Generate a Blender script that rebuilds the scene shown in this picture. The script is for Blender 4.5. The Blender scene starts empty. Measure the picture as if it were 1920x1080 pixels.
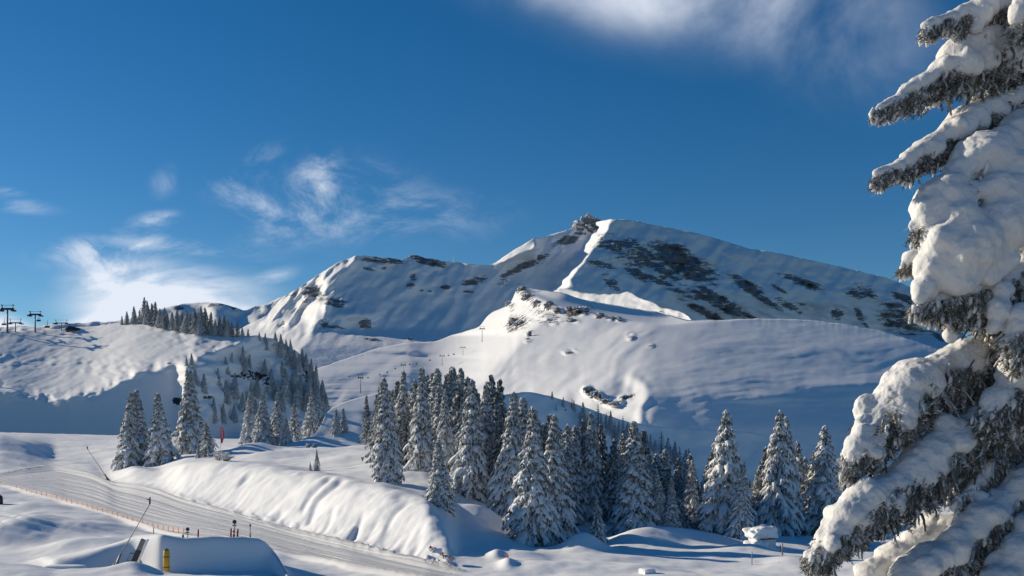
import bpy, bmesh, math, random
import numpy as np

# ------------------------------------------------------------------ camera, sky, sun, exposure
sc = bpy.context.scene
COL = sc.collection
F = 1900.0          # focal length in units of the photo's pixels (1920 wide)
HZ = 800.0          # photo row of the horizon
CZ = 20.0           # height of the eye above the datum
SUN_AZ, SUN_EL = math.radians(24), math.radians(19.5)    # sun: to the left, a little beyond

cam = bpy.data.cameras.new('camera'); camo = bpy.data.objects.new('camera', cam); COL.objects.link(camo)
camo.location = (0, 0, CZ); camo.rotation_euler = (math.radians(90), 0, 0)
cam.sensor_width = 36.0; cam.lens = 36.0 * F / 1920.0
cam.shift_y = (HZ - 540.0) / 1920.0
cam.clip_start = 0.1; cam.clip_end = 20000
sc.camera = camo

sun_dir = (-math.cos(SUN_EL) * math.cos(SUN_AZ), math.cos(SUN_EL) * math.sin(SUN_AZ), math.sin(SUN_EL))
sl = bpy.data.lights.new('sun', 'SUN'); so = bpy.data.objects.new('sun', sl); COL.objects.link(so)
sl.energy = 5.0; sl.angle = math.radians(0.5); sl.color = (1.0, 0.88, 0.69)
from mathutils import Vector, Matrix
so.rotation_euler = Vector(sun_dir).to_track_quat('Z', 'Y').to_euler()

sc.render.engine = 'CYCLES'
sc.cycles.use_denoising = True
sc.cycles.max_bounces = 6; sc.cycles.diffuse_bounces = 4; sc.cycles.glossy_bounces = 1
sc.view_settings.view_transform = 'Standard'; sc.view_settings.look = 'None'
sc.view_settings.gamma = 1.0; sc.view_settings.use_curve_mapping = False
sc.view_settings.exposure = 0.0

def N(nt, typ, **kw):
    n = nt.nodes.new(typ)
    for k, v in kw.items(): setattr(n, k, v)
    return n
def setin(n, **kw):
    for k, v in kw.items(): n.inputs[k.replace('_', ' ')].default_value = v
def math_node(nt, op, a, b=None, c=None, clamp=False):
    n = N(nt, 'ShaderNodeMath', operation=op, use_clamp=clamp)
    for i, v in enumerate((a, b, c)):
        if v is None: continue
        if hasattr(v, 'is_linked'): nt.links.new(v, n.inputs[i])
        else: n.inputs[i].default_value = v
    return n.outputs[0]

w = bpy.data.worlds.new('World'); sc.world = w; w.use_nodes = True
nt = w.node_tree; nt.nodes.clear()
out = N(nt, 'ShaderNodeOutputWorld'); bg = N(nt, 'ShaderNodeBackground')
sky = N(nt, 'ShaderNodeTexSky', sky_type='NISHITA', sun_disc=False)
sky.sun_elevation = SUN_EL
sky.sun_rotation = math.atan2(sun_dir[0], sun_dir[1])
sky.altitude = 1800; sky.air_density = 1.0; sky.dust_density = 0.2; sky.ozone_density = 3.0
SKY = 0.084
bg.inputs[1].default_value = SKY
hs = N(nt, 'ShaderNodeHueSaturation'); hs.inputs['Saturation'].default_value = 1.32
nt.links.new(sky.outputs[0], hs.inputs['Color'])
# clouds: wisps at directions of the sky (gnomonic coordinates of the direction itself)
tc = N(nt, 'ShaderNodeTexCoord'); sx = N(nt, 'ShaderNodeSeparateXYZ'); nt.links.new(tc.outputs['Generated'], sx.inputs[0])
yc = math_node(nt, 'MAXIMUM', sx.outputs[1], 0.08)
U = math_node(nt, 'DIVIDE', sx.outputs[0], yc); V = math_node(nt, 'DIVIDE', sx.outputs[2], yc)
uv = N(nt, 'ShaderNodeCombineXYZ'); nt.links.new(U, uv.inputs[0]); nt.links.new(V, uv.inputs[1])
def cloud_noise(scale, detail, rough, dist, stretch, rot=0.0, off=0.0):
    mp = N(nt, 'ShaderNodeMapping'); mp.inputs['Scale'].default_value = (1.0, stretch, 1.0); mp.inputs['Rotation'].default_value = (0, 0, rot)
    mp.inputs['Location'].default_value = (off, off * 0.7, 0)
    nt.links.new(uv.outputs[0], mp.inputs[0])
    n = N(nt, 'ShaderNodeTexNoise'); setin(n, Scale=scale, Detail=detail, Roughness=rough, Distortion=dist)
    nt.links.new(mp.outputs[0], n.inputs['Vector']); return n.outputs['Fac']
n_soft = cloud_noise(9.0, 12, 0.66, 0.45, 1.7, 0.35)
n_wisp = cloud_noise(6.0, 10, 0.60, 0.5, 3.2, -0.15, 3.0)
n_top = cloud_noise(5.0, 10, 0.55, 0.3, 1.2, -0.5, 7.0)
def blob(px, py, a, b, rot, noise, lo, hi, amp):
    mp = N(nt, 'ShaderNodeMapping', vector_type='TEXTURE')
    mp.inputs['Location'].default_value = ((px - 960) / F, (HZ - py) / F, 0)
    mp.inputs['Rotation'].default_value = (0, 0, math.radians(rot))
    mp.inputs['Scale'].default_value = (a / F, b / F, 1)
    nt.links.new(uv.outputs[0], mp.inputs[0])
    ln = N(nt, 'ShaderNodeVectorMath', operation='LENGTH'); nt.links.new(mp.outputs[0], ln.inputs[0])
    m = N(nt, 'ShaderNodeMapRange', interpolation_type='SMOOTHERSTEP'); nt.links.new(ln.outputs['Value'], m.inputs[0])
    setin(m, From_Min=0.0, From_Max=1.0, To_Min=1.0, To_Max=0.0)
    nn = N(nt, 'ShaderNodeMapRange', interpolation_type='SMOOTHSTEP'); nt.links.new(noise, nn.inputs[0])
    setin(nn, From_Min=lo, From_Max=hi, To_Min=0.0, To_Max=1.0)
    return math_node(nt, 'MULTIPLY', math_node(nt, 'MULTIPLY', m.outputs[0], nn.outputs[0]), amp)
blobs = [
    blob(1270, -60, 620, 230, -8, n_top, 0.30, 0.85, 0.68),
    blob(1540, 50, 360, 190, -22, n_top, 0.24, 0.85, 0.78),
    blob(1150, 0, 320, 90, -12, n_top, 0.35, 0.8, 0.5),
    blob(320, 545, 280, 85, -6, n_wisp, 0.36, 0.62, 1.0),
    blob(220, 520, 150, 60, 5, n_soft, 0.40, 0.64, 0.7),
    blob(350, 600, 320, 75, -7, n_wisp, 0.05, 0.5, 1.8),
    blob(200, 612, 190, 40, 12, n_wisp, 0.1, 0.55, 1.5),
    blob(10, 630, 130, 56, -18, n_wisp, 0.1, 0.55, 1.4),
    blob(200, 468, 200, 46, 7, n_soft, 0.44, 0.62, 0.75),
    blob(330, 462, 220, 22, -5, n_wisp, 0.46, 0.64, 0.5),
    blob(420, 470, 160, 26, -4, n_wisp, 0.44, 0.70, 0.5),
    blob(510, 522, 75, 26, 18, n_soft, 0.42, 0.64, 0.5),
    blob(660, 375, 250, 130, -14, n_soft, 0.41, 0.72, 0.55),
    blob(600, 340, 70, 90, 0, n_soft, 0.40, 0.70, 0.5),
    blob(470, 380, 150, 55, -22, n_soft, 0.42, 0.70, 0.6),
    blob(480, 310, 110, 40, 30, n_soft, 0.42, 0.70, 0.4),
    blob(540, 430, 150, 60, 10, n_soft, 0.42, 0.74, 0.5),
    blob(290, 412, 75, 24, 8, n_soft, 0.44, 0.66, 0.55),
    blob(314, 338, 60, 40, 40, n_soft, 0.46, 0.72, 0.28),
    blob(5, 358, 60, 14, -6, n_wisp, 0.36, 0.6, 0.5),
    blob(30, 385, 120, 22, -6, n_wisp, 0.40, 0.65, 0.4),
    blob(840, 405, 200, 70, 0, n_soft, 0.44, 0.80, 0.30),
]
acc = blobs[0]
for b in blobs[1:]: acc = math_node(nt, 'ADD', acc, b)
acc = math_node(nt, 'MINIMUM', acc, 0.96)
fwd = N(nt, 'ShaderNodeMapRange'); nt.links.new(sx.outputs[1], fwd.inputs[0]); setin(fwd, From_Min=0.1, From_Max=0.3)
acc = math_node(nt, 'MULTIPLY', acc, fwd.outputs[0])
mx = N(nt, 'ShaderNodeMix', data_type='RGBA'); nt.links.new(acc, mx.inputs[0]); nt.links.new(hs.outputs[0], mx.inputs[6])
mx.inputs[7].default_value = (0.80 / SKY, 0.86 / SKY, 0.96 / SKY, 1)
nt.links.new(mx.outputs[2], bg.inputs[0]); nt.links.new(bg.outputs[0], out.inputs[0])

# ------------------------------------------------------------------ helpers
def tag(o, label=None, cat=None, group=None, kind=None):
    for k, v in (('label', label), ('category', cat), ('group', group), ('kind', kind)):
        if v: o[k] = v
    return o
def pt(px, py, D): return ((px - 960.0) / F * D, D, CZ - (py - HZ) / F * D)
def zof(py, D): return CZ - (py - HZ) / F * D
def pyof(z, D): return HZ + (CZ - z) * F / D

def mesh_np(name, V, faces, smooth=True):
    """V (n,3) floats; faces: (m,k) int array with k = 3 or 4, or list of such arrays"""
    me = bpy.data.meshes.new(name)
    V = np.asarray(V, dtype=np.float32)
    fs = faces if isinstance(faces, list) else [faces]
    fs = [np.asarray(f, dtype=np.int32) for f in fs if len(f)]
    me.vertices.add(len(V)); me.vertices.foreach_set('co', V.ravel())
    tot = np.concatenate([np.full(len(f), f.shape[1], np.int32) for f in fs])
    idx = np.concatenate([f.ravel() for f in fs])
    me.loops.add(len(idx)); me.loops.foreach_set('vertex_index', idx)
    me.polygons.add(len(tot))
    st = np.zeros(len(tot), np.int32); st[1:] = np.cumsum(tot)[:-1]
    me.polygons.foreach_set('loop_start', st); me.polygons.foreach_set('loop_total', tot)
    me.polygons.foreach_set('use_smooth', np.full(len(tot), smooth, bool))
    me.update(calc_edges=True)
    return me
def link(name, me, mat=None, parent=None):
    o = bpy.data.objects.new(name, me); COL.objects.link(o)
    if mat is not None and me is not None and len(me.materials) == 0: me.materials.append(mat)
    if parent is not None: o.parent = parent
    return o
def attr(me, name, vals):
    a = me.attributes.new(name, 'FLOAT', 'POINT'); a.data.foreach_set('value', np.asarray(vals, np.float32).ravel())
def empty(name, loc, rz=0.0):
    o = bpy.data.objects.new(name, None); COL.objects.link(o); o.location = loc; o.rotation_euler = (0, 0, rz)
    o.empty_display_size = 0.3
    return o

_r = np.random.RandomState(5); _P = _r.permutation(256); _P = np.concatenate([_P, _P, _P])
_G = _r.normal(size=(256, 3)); _G /= np.linalg.norm(_G, axis=1)[:, None]
def perlin(x, y, z):
    xi = np.floor(x).astype(int); yi = np.floor(y).astype(int); zi = np.floor(z).astype(int)
    xf, yf, zf = x - xi, y - yi, z - zi; xi &= 255; yi &= 255; zi &= 255
    u, v, w_ = (t * t * t * (t * (t * 6 - 15) + 10) for t in (xf, yf, zf))
    def g(i, j, k):
        h = _P[_P[_P[xi + i] + yi + j] + zi + k]; q = _G[h]
        return q[..., 0] * (xf - i) + q[..., 1] * (yf - j) + q[..., 2] * (zf - k)
    def l(a, b, t): return a + t * (b - a)
    return l(l(l(g(0,0,0), g(1,0,0), u), l(g(0,1,0), g(1,1,0), u), v), l(l(g(0,0,1), g(1,0,1), u), l(g(0,1,1), g(1,1,1), u), v), w_) * 1.6
def fbm(x, y, z=0.0, octs=4, gain=0.5):
    x = np.asarray(x, float); y = np.asarray(y, float); z = np.zeros_like(x) + z
    s = 0; a = 1.0
    for i in range(octs):
        s = s + a * perlin(x + 17.3 * i, y - 9.1 * i, z + 5.7 * i); x = x * 2; y = y * 2; z = z * 2; a *= gain
    return s
def sstep(a, b, x):
    t = np.clip((x - a) / (b - a), 0, 1); return t * t * (3 - 2 * t)
def smooth_cols(A, sig):
    """gaussian smoothing along axis 0"""
    r = int(3 * sig) + 1; k = np.exp(-0.5 * (np.arange(-r, r + 1) / sig) ** 2); k /= k.sum()
    Ap = np.concatenate([np.repeat(A[:1], r, 0), A, np.repeat(A[-1:], r, 0)], 0)
    o = np.zeros_like(A)
    for i, kk in enumerate(k): o += kk * Ap[i:i + len(A)]
    return o
def pl(points, x):
    p = np.asarray(points, float); return np.interp(x, p[:, 0], p[:, 1])

# ------------------------------------------------------------------ materials
def material(name):
    m = bpy.data.materials.new(name); m.use_nodes = True
    b = m.node_tree.nodes['Principled BSDF']; return m, m.node_tree, b
def plain(name, col, rough=0.6, metal=0.0, var=0.12, scale=8.0):
    m, nt, b = material(name)
    tcn = N(nt, 'ShaderNodeTexCoord'); n = N(nt, 'ShaderNodeTexNoise'); setin(n, Scale=scale, Detail=5.0)
    nt.links.new(tcn.outputs['Object'], n.inputs['Vector'])
    mxn = N(nt, 'ShaderNodeMix', data_type='RGBA'); nt.links.new(n.outputs['Fac'], mxn.inputs[0])
    mxn.inputs[6].default_value = tuple(c * (1 - var) for c in col) + (1,)
    mxn.inputs[7].default_value = tuple(min(1, c * (1 + var)) for c in col) + (1,)
    nt.links.new(mxn.outputs[2], b.inputs['Base Color']); setin(b, Roughness=rough, Metallic=metal)
    return m
SNOW_A, SNOW_B = (0.82, 0.83, 0.85, 1), (0.88, 0.885, 0.89, 1)
def snow_base(nt, b, bumps, scale_col=0.05):
    """bumps: list of (noise scale, strength, distance, stretch)"""
    tcn = N(nt, 'ShaderNodeTexCoord')
    n = N(nt, 'ShaderNodeTexNoise'); setin(n, Scale=scale_col, Detail=6.0); nt.links.new(tcn.outputs['Object'], n.inputs['Vector'])
    mxn = N(nt, 'ShaderNodeMix', data_type='RGBA'); nt.links.new(n.outputs['Fac'], mxn.inputs[0])
    mxn.inputs[6].default_value = SNOW_A; mxn.inputs[7].default_value = SNOW_B
    setin(b, Roughness=0.75); b.inputs['Specular IOR Level'].default_value = 0.15
    prev = None
    for (s, st, d, stretch, rz) in bumps:
        mp = N(nt, 'ShaderNodeMapping'); mp.inputs['Scale'].default_value = stretch; mp.inputs['Rotation'].default_value = (0, 0, rz)
        nt.links.new(tcn.outputs['Object'], mp.inputs[0])
        nn = N(nt, 'ShaderNodeTexNoise'); setin(nn, Scale=s, Detail=7.0, Roughness=0.6); nt.links.new(mp.outputs[0], nn.inputs['Vector'])
        bp = N(nt, 'ShaderNodeBump'); setin(bp, Strength=st, Distance=d); nt.links.new(nn.outputs['Fac'], bp.inputs['Height'])
        if prev: nt.links.new(prev, bp.inputs['Normal'])
        prev = bp.outputs[0]
    if prev: nt.links.new(prev, b.inputs['Normal'])
    return tcn, mxn.outputs[2], prev
def snow_mat(name, bumps, scale_col=0.05):
    m, nt, b = material(name); _, c, _n = snow_base(nt, b, bumps, scale_col); nt.links.new(c, b.inputs['Base Color']); return m
def rock_snow_mat(name, bumps, rscale, strata, rock_lo=(0.10, 0.112, 0.135), rock_hi=(0.31, 0.33, 0.36)):  # default rock tones lightened: snow dusting, plus distance haze put into the colour
    """snow with rock showing where the 'rock' attribute says the face is bare"""
    m, nt, b = material(name); tcn, snowc, prev = snow_base(nt, b, bumps, 0.01)
    at = N(nt, 'ShaderNodeAttribute', attribute_name='rock')
    mp = N(nt, 'ShaderNodeMapping'); mp.inputs['Scale'].default_value = strata[0]; mp.inputs['Rotation'].default_value = strata[1]
    nt.links.new(tcn.outputs['Object'], mp.inputs[0])
    n1 = N(nt, 'ShaderNodeTexNoise'); setin(n1, Scale=rscale, Detail=10.0, Roughness=0.68); nt.links.new(mp.outputs[0], n1.inputs['Vector'])
    n2 = N(nt, 'ShaderNodeTexNoise'); setin(n2, Scale=rscale * 4.2, Detail=8.0, Roughness=0.7); nt.links.new(mp.outputs[0], n2.inputs['Vector'])
    s = math_node(nt, 'MULTIPLY_ADD', n1.outputs['Fac'], 2.6, -1.3)
    s = math_node(nt, 'MULTIPLY_ADD', at.outputs['Fac'], 0.86, s)
    s2 = math_node(nt, 'MULTIPLY_ADD', n2.outputs['Fac'], 1.7, -0.85)
    s = math_node(nt, 'ADD', s, s2)
    mr = N(nt, 'ShaderNodeMapRange', interpolation_type='SMOOTHSTEP'); nt.links.new(s, mr.inputs[0]); setin(mr, From_Min=0.49, From_Max=0.57)
    # nothing at all where the attribute is zero
    gate = N(nt, 'ShaderNodeMapRange'); nt.links.new(at.outputs['Fac'], gate.inputs[0]); setin(gate, From_Min=0.05, From_Max=0.30)
    f = math_node(nt, 'MULTIPLY', mr.outputs[0], gate.outputs[0])
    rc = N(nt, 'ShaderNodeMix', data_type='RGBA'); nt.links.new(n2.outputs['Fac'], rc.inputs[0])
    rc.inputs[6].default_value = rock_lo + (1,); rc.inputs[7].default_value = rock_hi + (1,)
    mxn = N(nt, 'ShaderNodeMix', data_type='RGBA'); nt.links.new(f, mxn.inputs[0]); nt.links.new(snowc, mxn.inputs[6]); nt.links.new(rc.outputs[2], mxn.inputs[7])
    nt.links.new(mxn.outputs[2], b.inputs['Base Color'])
    bp = N(nt, 'ShaderNodeBump'); setin(bp, Distance=6.0)
    nt.links.new(math_node(nt, 'MULTIPLY', f, 0.5), bp.inputs['Strength']); nt.links.new(n2.outputs['Fac'], bp.inputs['Height'])
    if prev: nt.links.new(prev, bp.inputs['Normal'])
    nt.links.new(bp.outputs[0], b.inputs['Normal'])
    return m
O = (1, 1, 1)
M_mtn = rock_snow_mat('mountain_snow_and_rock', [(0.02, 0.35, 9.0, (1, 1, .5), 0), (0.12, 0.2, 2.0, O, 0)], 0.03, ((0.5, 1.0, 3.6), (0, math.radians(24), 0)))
M_ridge = rock_snow_mat('ridge_snow_and_rock', [(0.05, 0.3, 2.0, O, 0), (0.4, 0.12, 0.4, O, 0)], 0.10, ((1, 1, 1.6), (0, 0.3, 0)), (0.05, 0.046, 0.042), (0.22, 0.20, 0.18))
M_dome = rock_snow_mat('dome_snow', [(0.05, 0.22, 1.6, (0.25, 1, 1), 0.3), (0.45, 0.22, 0.5, (0.25, 1, 1), 0.3)], 0.12, ((1, 1, 1.4), (0, 0.3, 0)), (0.05, 0.046, 0.042), (0.22, 0.20, 0.18))
M_hill = rock_snow_mat('hill_snow', [(0.15, 0.22, 1.0, (0.4, 1, 1), 0.4), (0.8, 0.12, 0.3, O, 0)], 0.25, ((1, 1, 1.3), (0, 0.2, 0)), (0.02, 0.022, 0.028), (0.10, 0.10, 0.105))
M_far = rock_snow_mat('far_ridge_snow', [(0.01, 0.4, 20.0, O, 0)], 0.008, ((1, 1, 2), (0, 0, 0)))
M_snow = snow_mat('snow', [(1.0, 0.15, 0.25, O, 0), (9.0, 0.10, 0.03, O, 0)], 0.1)

# ------------------------------------------------------------------ the setting: terrain
LAYERS = {}
def grid_faces(nx, ny):
    i = np.arange(nx - 1)[:, None] * ny + np.arange(ny - 1)[None, :]
    return np.stack([i, i + ny, i + ny + 1, i + 1], -1).reshape(-1, 4)
def relief(name, px0, px1, dpx, top, bottom, ny, Dfn, mat, rockfn=None, back=(), topnoise=(0, 0)):
    """a hill side seen from the valley: columns over bearings, rows from its foot up to its skyline,
    then rows that fall away behind the skyline"""
    px = np.arange(px0, px1 + dpx, dpx, dtype=float); nx = len(px)
    T = pl(top, px); B = pl(bottom, px)
    T = smooth_cols(T, 1.2)
    s = np.linspace(0, 1, ny)
    PX = np.repeat(px[:, None], ny, 1); PY = B[:, None] + (T - B)[:, None] * s[None, :]
    if topnoise[0]:
        TN = topnoise[0] * fbm(px / topnoise[1], px * 0 + 3.3, len(name) * 1.7, 4)
        PY = PY + TN[:, None] * np.exp(-((1 - s[None, :]) * (B - T)[:, None] / 14.0) ** 2)
    D = Dfn(PX, PY)
    rock = rockfn(PX, PY) if rockfn else np.zeros_like(D)
    X = (PX - 960) / F * D; Y = D.copy(); Z = zof(PY, D)
    LAYERS[name] = (px, PY, D)
    Xs, Ys, Zs, Rs = [X], [Y], [Z], [rock]
    for (dd, dz) in back:
        yb = Y[:, -1:] + dd; Xs.append((px[:, None] - 960) / F * yb); Ys.append(yb); Zs.append(Z[:, -1:] - dz); Rs.append(rock[:, -1:] * 0)
    X = np.concatenate(Xs, 1); Y = np.concatenate(Ys, 1); Z = np.concatenate(Zs, 1); R = np.concatenate(Rs, 1)
    me = mesh_np(name, np.stack([X, Y, Z], -1).reshape(-1, 3), grid_faces(nx, X.shape[1]))
    attr(me, 'rock', R)
    o = link(name, me, mat); tag(o, kind='structure'); return o
def at_layer(name, px, py):
    p, PY, D = LAYERS[name]; i = int(np.clip(np.searchsorted(p, px), 0, len(p) - 1))
    col = PY[i]; return float(np.interp(-py, -col, D[i]))
def curve(x, xk, yk):
    a = np.linspace(xk[0], xk[-1], 800); b = np.interp(a, xk, yk)
    n = max(3, int(len(a) * 0.035)); kk = np.hanning(2 * n + 1); kk /= kk.sum()
    lo = 2 * b[0] - b[1:n + 1][::-1]; hi = 2 * b[-1] - b[-n - 1:-1][::-1]
    return np.interp(x, a, np.convolve(np.concatenate([lo, b, hi]), kk, 'valid'))
def ellipses(lst):
    def fn(PX, PY):
        R = np.zeros_like(PX)
        for e in lst:
            cx, cy, a, b = e[:4]; ang = math.radians(e[4] if len(e) > 4 else 0); amp = e[5] if len(e) > 5 else 1.0
            dx, dy = PX - cx, PY - cy
            u = (dx * math.cos(ang) + dy * math.sin(ang)) / a; v = (-dx * math.sin(ang) + dy * math.cos(ang)) / b
            R = np.maximum(R, amp * np.clip(1.15 - 0.55 * (u * u + v * v), 0, 1))
        return R
    return fn

# --- far ridge on the left
far_top = [(-600, 640), (0, 615), (230, 601), (290, 581), (320, 572), (350, 570), (400, 567), (425, 570), (447, 578), (460, 583), (480, 573), (500, 570), (520, 560), (545, 552), (580, 545), (700, 560), (900, 640)]
def d_far(PX, PY):
    return 4200 - (PY - 560) * 8 + (PX - 300) * 0.5 + 120 * fbm(PX / 60, PY / 50, 1.0, 5)
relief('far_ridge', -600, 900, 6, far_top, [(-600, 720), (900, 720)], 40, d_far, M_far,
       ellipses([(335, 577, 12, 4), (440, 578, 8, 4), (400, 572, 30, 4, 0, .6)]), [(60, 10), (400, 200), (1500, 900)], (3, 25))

# --- the mountain and the bowl below it
mtn_top = [(-200, 700), (380, 660), (440, 622), (500, 592), (520, 566), (542, 551), (560, 540), (600, 513), (640, 488), (645, 486), (650, 487), (665, 480), (690, 479), (720, 483), (758, 487), (768, 479), (778, 478), (800, 484), (830, 489), (850, 491), (880, 495), (915, 497),
           (925, 495), (960, 471), (985, 456), (1004, 445), (1012, 447), (1040, 438), (1070, 429), (1090, 424), (1115, 415), (1140, 411), (1180, 412), (1240, 424), (1300, 435), (1360, 452), (1400, 465), (1460, 475), (1540, 492), (1600, 506), (1660, 520), (1700, 535), (1760, 575), (1820, 640), (2000, 690), (2300, 740)]
C1 = [(478, 668), (505, 641), (520, 626), (555, 615), (580, 606), (600, 599), (630, 580), (660, 560), (800, 500)]
C2 = [(393, 1152), (413, 1146), (440, 1131), (465, 1111), (490, 1096), (520, 1071), (542, 1060), (600, 1040), (800, 1000)]
W2 = [(393, 26), (415, 27), (440, 24), (465, 20), (490, 22), (520, 22), (545, 26), (600, 20), (800, 20)]
def d_mtn(PX, PY):
    base = curve(PY, [395, 480, 560, 620, 650, 700, 780], [1905, 1790, 1685, 1590, 1430, 1300, 1180])
    wob = 5 * fbm(PY / 22, PX / 400, 2.0, 4)
    c1 = pl(C1, PY) + wob; c2 = pl(C2, PY) + wob; wd = pl(W2, PY) * (1 + 0.35 * fbm(PY / 14, PY * 0, 4.0, 3))
    k = 0.44; m = 0.92
    left = np.clip((c1 - PX) / 115, 0, 1.6) * 150
    r1 = k * m * (c2 - wd - c1)
    v2 = r1 - 150 * sstep(640, 545, PY)
    q = (PX - (c2 - wd)) / wd
    mid = np.where(q < 0, k * m * (PX - c1), np.where(q < 1, r1 + (v2 - r1) * q, v2 + k * m * (PX - c2) * 0.95))
    saw = np.where(PX < c1, left, mid)
    low = sstep(665, 605, PY)
    D = base + saw * (0.9 + 0.1 * low)
    # the sunlit wedge left of the summit
    L = pl([(918, 502), (1007, 464)], PX) + 2 * fbm(PX / 9, PX * 0, 6.0, 3)
    wedge = np.clip(PX - 920, 0, None) * sstep(1014, 1006, PX) * sstep(L + 7, L - 1, PY) * sstep(915, 925, PX)
    D = D - 1.25 * wedge
    # hollows in the left flank
    g = lambda cx, cy, a, b: np.exp(-(((PX - cx) / a) ** 2 + ((PY - cy) / b) ** 2))
    D = D + 42 * g(592, 540, 18, 16) + 40 * g(562, 592, 16, 22) - 26 * g(612, 566, 8, 26)
    D = D - 30 * g(660, 590, 40, 9) * sstep(600, 640, PX) 
    # bands of rock, gullies
    st = PX * 0.42 - PY
    D = D + 9 * fbm(PX / 70, PY / 40, 7.0, 5) * low + 5 * fbm(st / 14, PX / 120, 8.0, 4) * low * sstep(1080, 1200, PX)
    rdg = lambda a, b, c: 1 - np.abs(fbm(a, b, c, 4)) * 2
    fl_ = (PX - c1) / 130
    D = D - 25 * rdg(PX / 38 + PY / 60, PY / 90, 3.0) * np.exp(-((fl_ + .35) / .55) ** 2) * low
    D = D - 13 * rdg(PX / 60 + PY / 80, PY / 130, 5.0) * low * sstep(-.2, .6, fl_)
    D = D + 22 * rock_mtn(PX, PY) * fbm(PX / 12, PY / 8, 9.0, 5)
    return smooth_cols(D, 0.8)
rock_list = [(1100, 422, 16, 10, -10, .8), (1062, 452, 34, 8, -24, .8), (985, 497, 42, 7, -24), (890, 525, 22, 8, -15, .9), (835, 539, 10, 4), (770, 535, 8, 5), (775, 520, 7, 7, 40, .7), (800, 489, 32, 7, 18), (720, 488, 38, 6, 2, .85), (827, 490, 10, 6, 20, .9), (692, 505, 12, 3, 10, .7), (720, 503, 5, 3),
    (790, 545, 5, 2), (806, 546, 4, 2), (880, 547, 12, 2, 5), (950, 530, 24, 10, 0, .5),
    (1180, 472, 62, 24, 15, .82), (1280, 492, 66, 24, 27, .98), (1240, 505, 40, 8, 30, .9), (1195, 515, 24, 8, 30), (1250, 535, 66, 6, 25, .85), (1130, 497, 26, 7, 10, .7), (1148, 530, 22, 9, 42, .7), (1245, 519, 8, 4),
    (1395, 532, 40, 10, 28, .9), (1425, 557, 50, 6, 32), (1510, 530, 32, 8, 20), (1475, 518, 22, 5, 12, .75), (1460, 541, 16, 3, 28), (1345, 557, 55, 7, 30, .95), (1360, 577, 85, 8, 27, 1.0), (1330, 590, 55, 7, 28, 1.0), (1400, 592, 50, 6, 25, .95),
    (1615, 548, 30, 14, 8, .78), (1480, 573, 28, 8, 26, .75), (1515, 575, 26, 5, 20, .6), (1570, 587, 13, 11, 0, .75), (1612, 592, 7, 16, -30, .85), (1690, 598, 46, 26, 28, .8), (1710, 567, 50, 8, 25, .8), (1625, 612, 14, 4, 45, .8), (1760, 632, 16, 5, 30),
    (586, 549, 20, 12, 5, .85), (622, 564, 26, 11, 12, .8), (548, 553, 14, 3, -38, .7), (570, 562, 10, 8, 0, .6), (685, 607, 11, 8, 5, 1.0), (608, 607, 8, 10, 0, .8), (628, 614, 22, 3, 8, .8), (530, 612, 4, 12, 0, .6), (698, 637, 11, 3, 8), (770, 635, 5, 3), (780, 666, 6, 3)]
rock_mtn = ellipses(rock_list)
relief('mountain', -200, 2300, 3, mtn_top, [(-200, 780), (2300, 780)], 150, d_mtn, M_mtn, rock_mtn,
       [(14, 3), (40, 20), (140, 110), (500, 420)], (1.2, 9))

# --- moraine in front of the mountain
mid_top = [(1020, 570), (1040, 543), (1060, 540), (1092, 549), (1130, 552), (1165, 551), (1178, 545), (1200, 558), (1226, 567), (1242, 578), (1262, 580), (1275, 584), (1291, 592), (1300, 606), (1340, 630)]
def d_mid(PX, PY):
    return 1440 - (PX - 1040) * 0.75 - (PY - 545) * 1.1 + 3.5 * fbm(PX / 20, PY / 12, 3.0, 4)
relief('moraine_ridge', 1020, 1340, 3, mid_top, [(1020, 660), (1340, 660)], 40, d_mid, M_ridge,
       ellipses([(1240, 585, 10, 6, 0, .4), (1270, 592, 12, 6, 0, .4)]), [(10, 4), (40, 40), (200, 160)], (1.5, 9))

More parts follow.
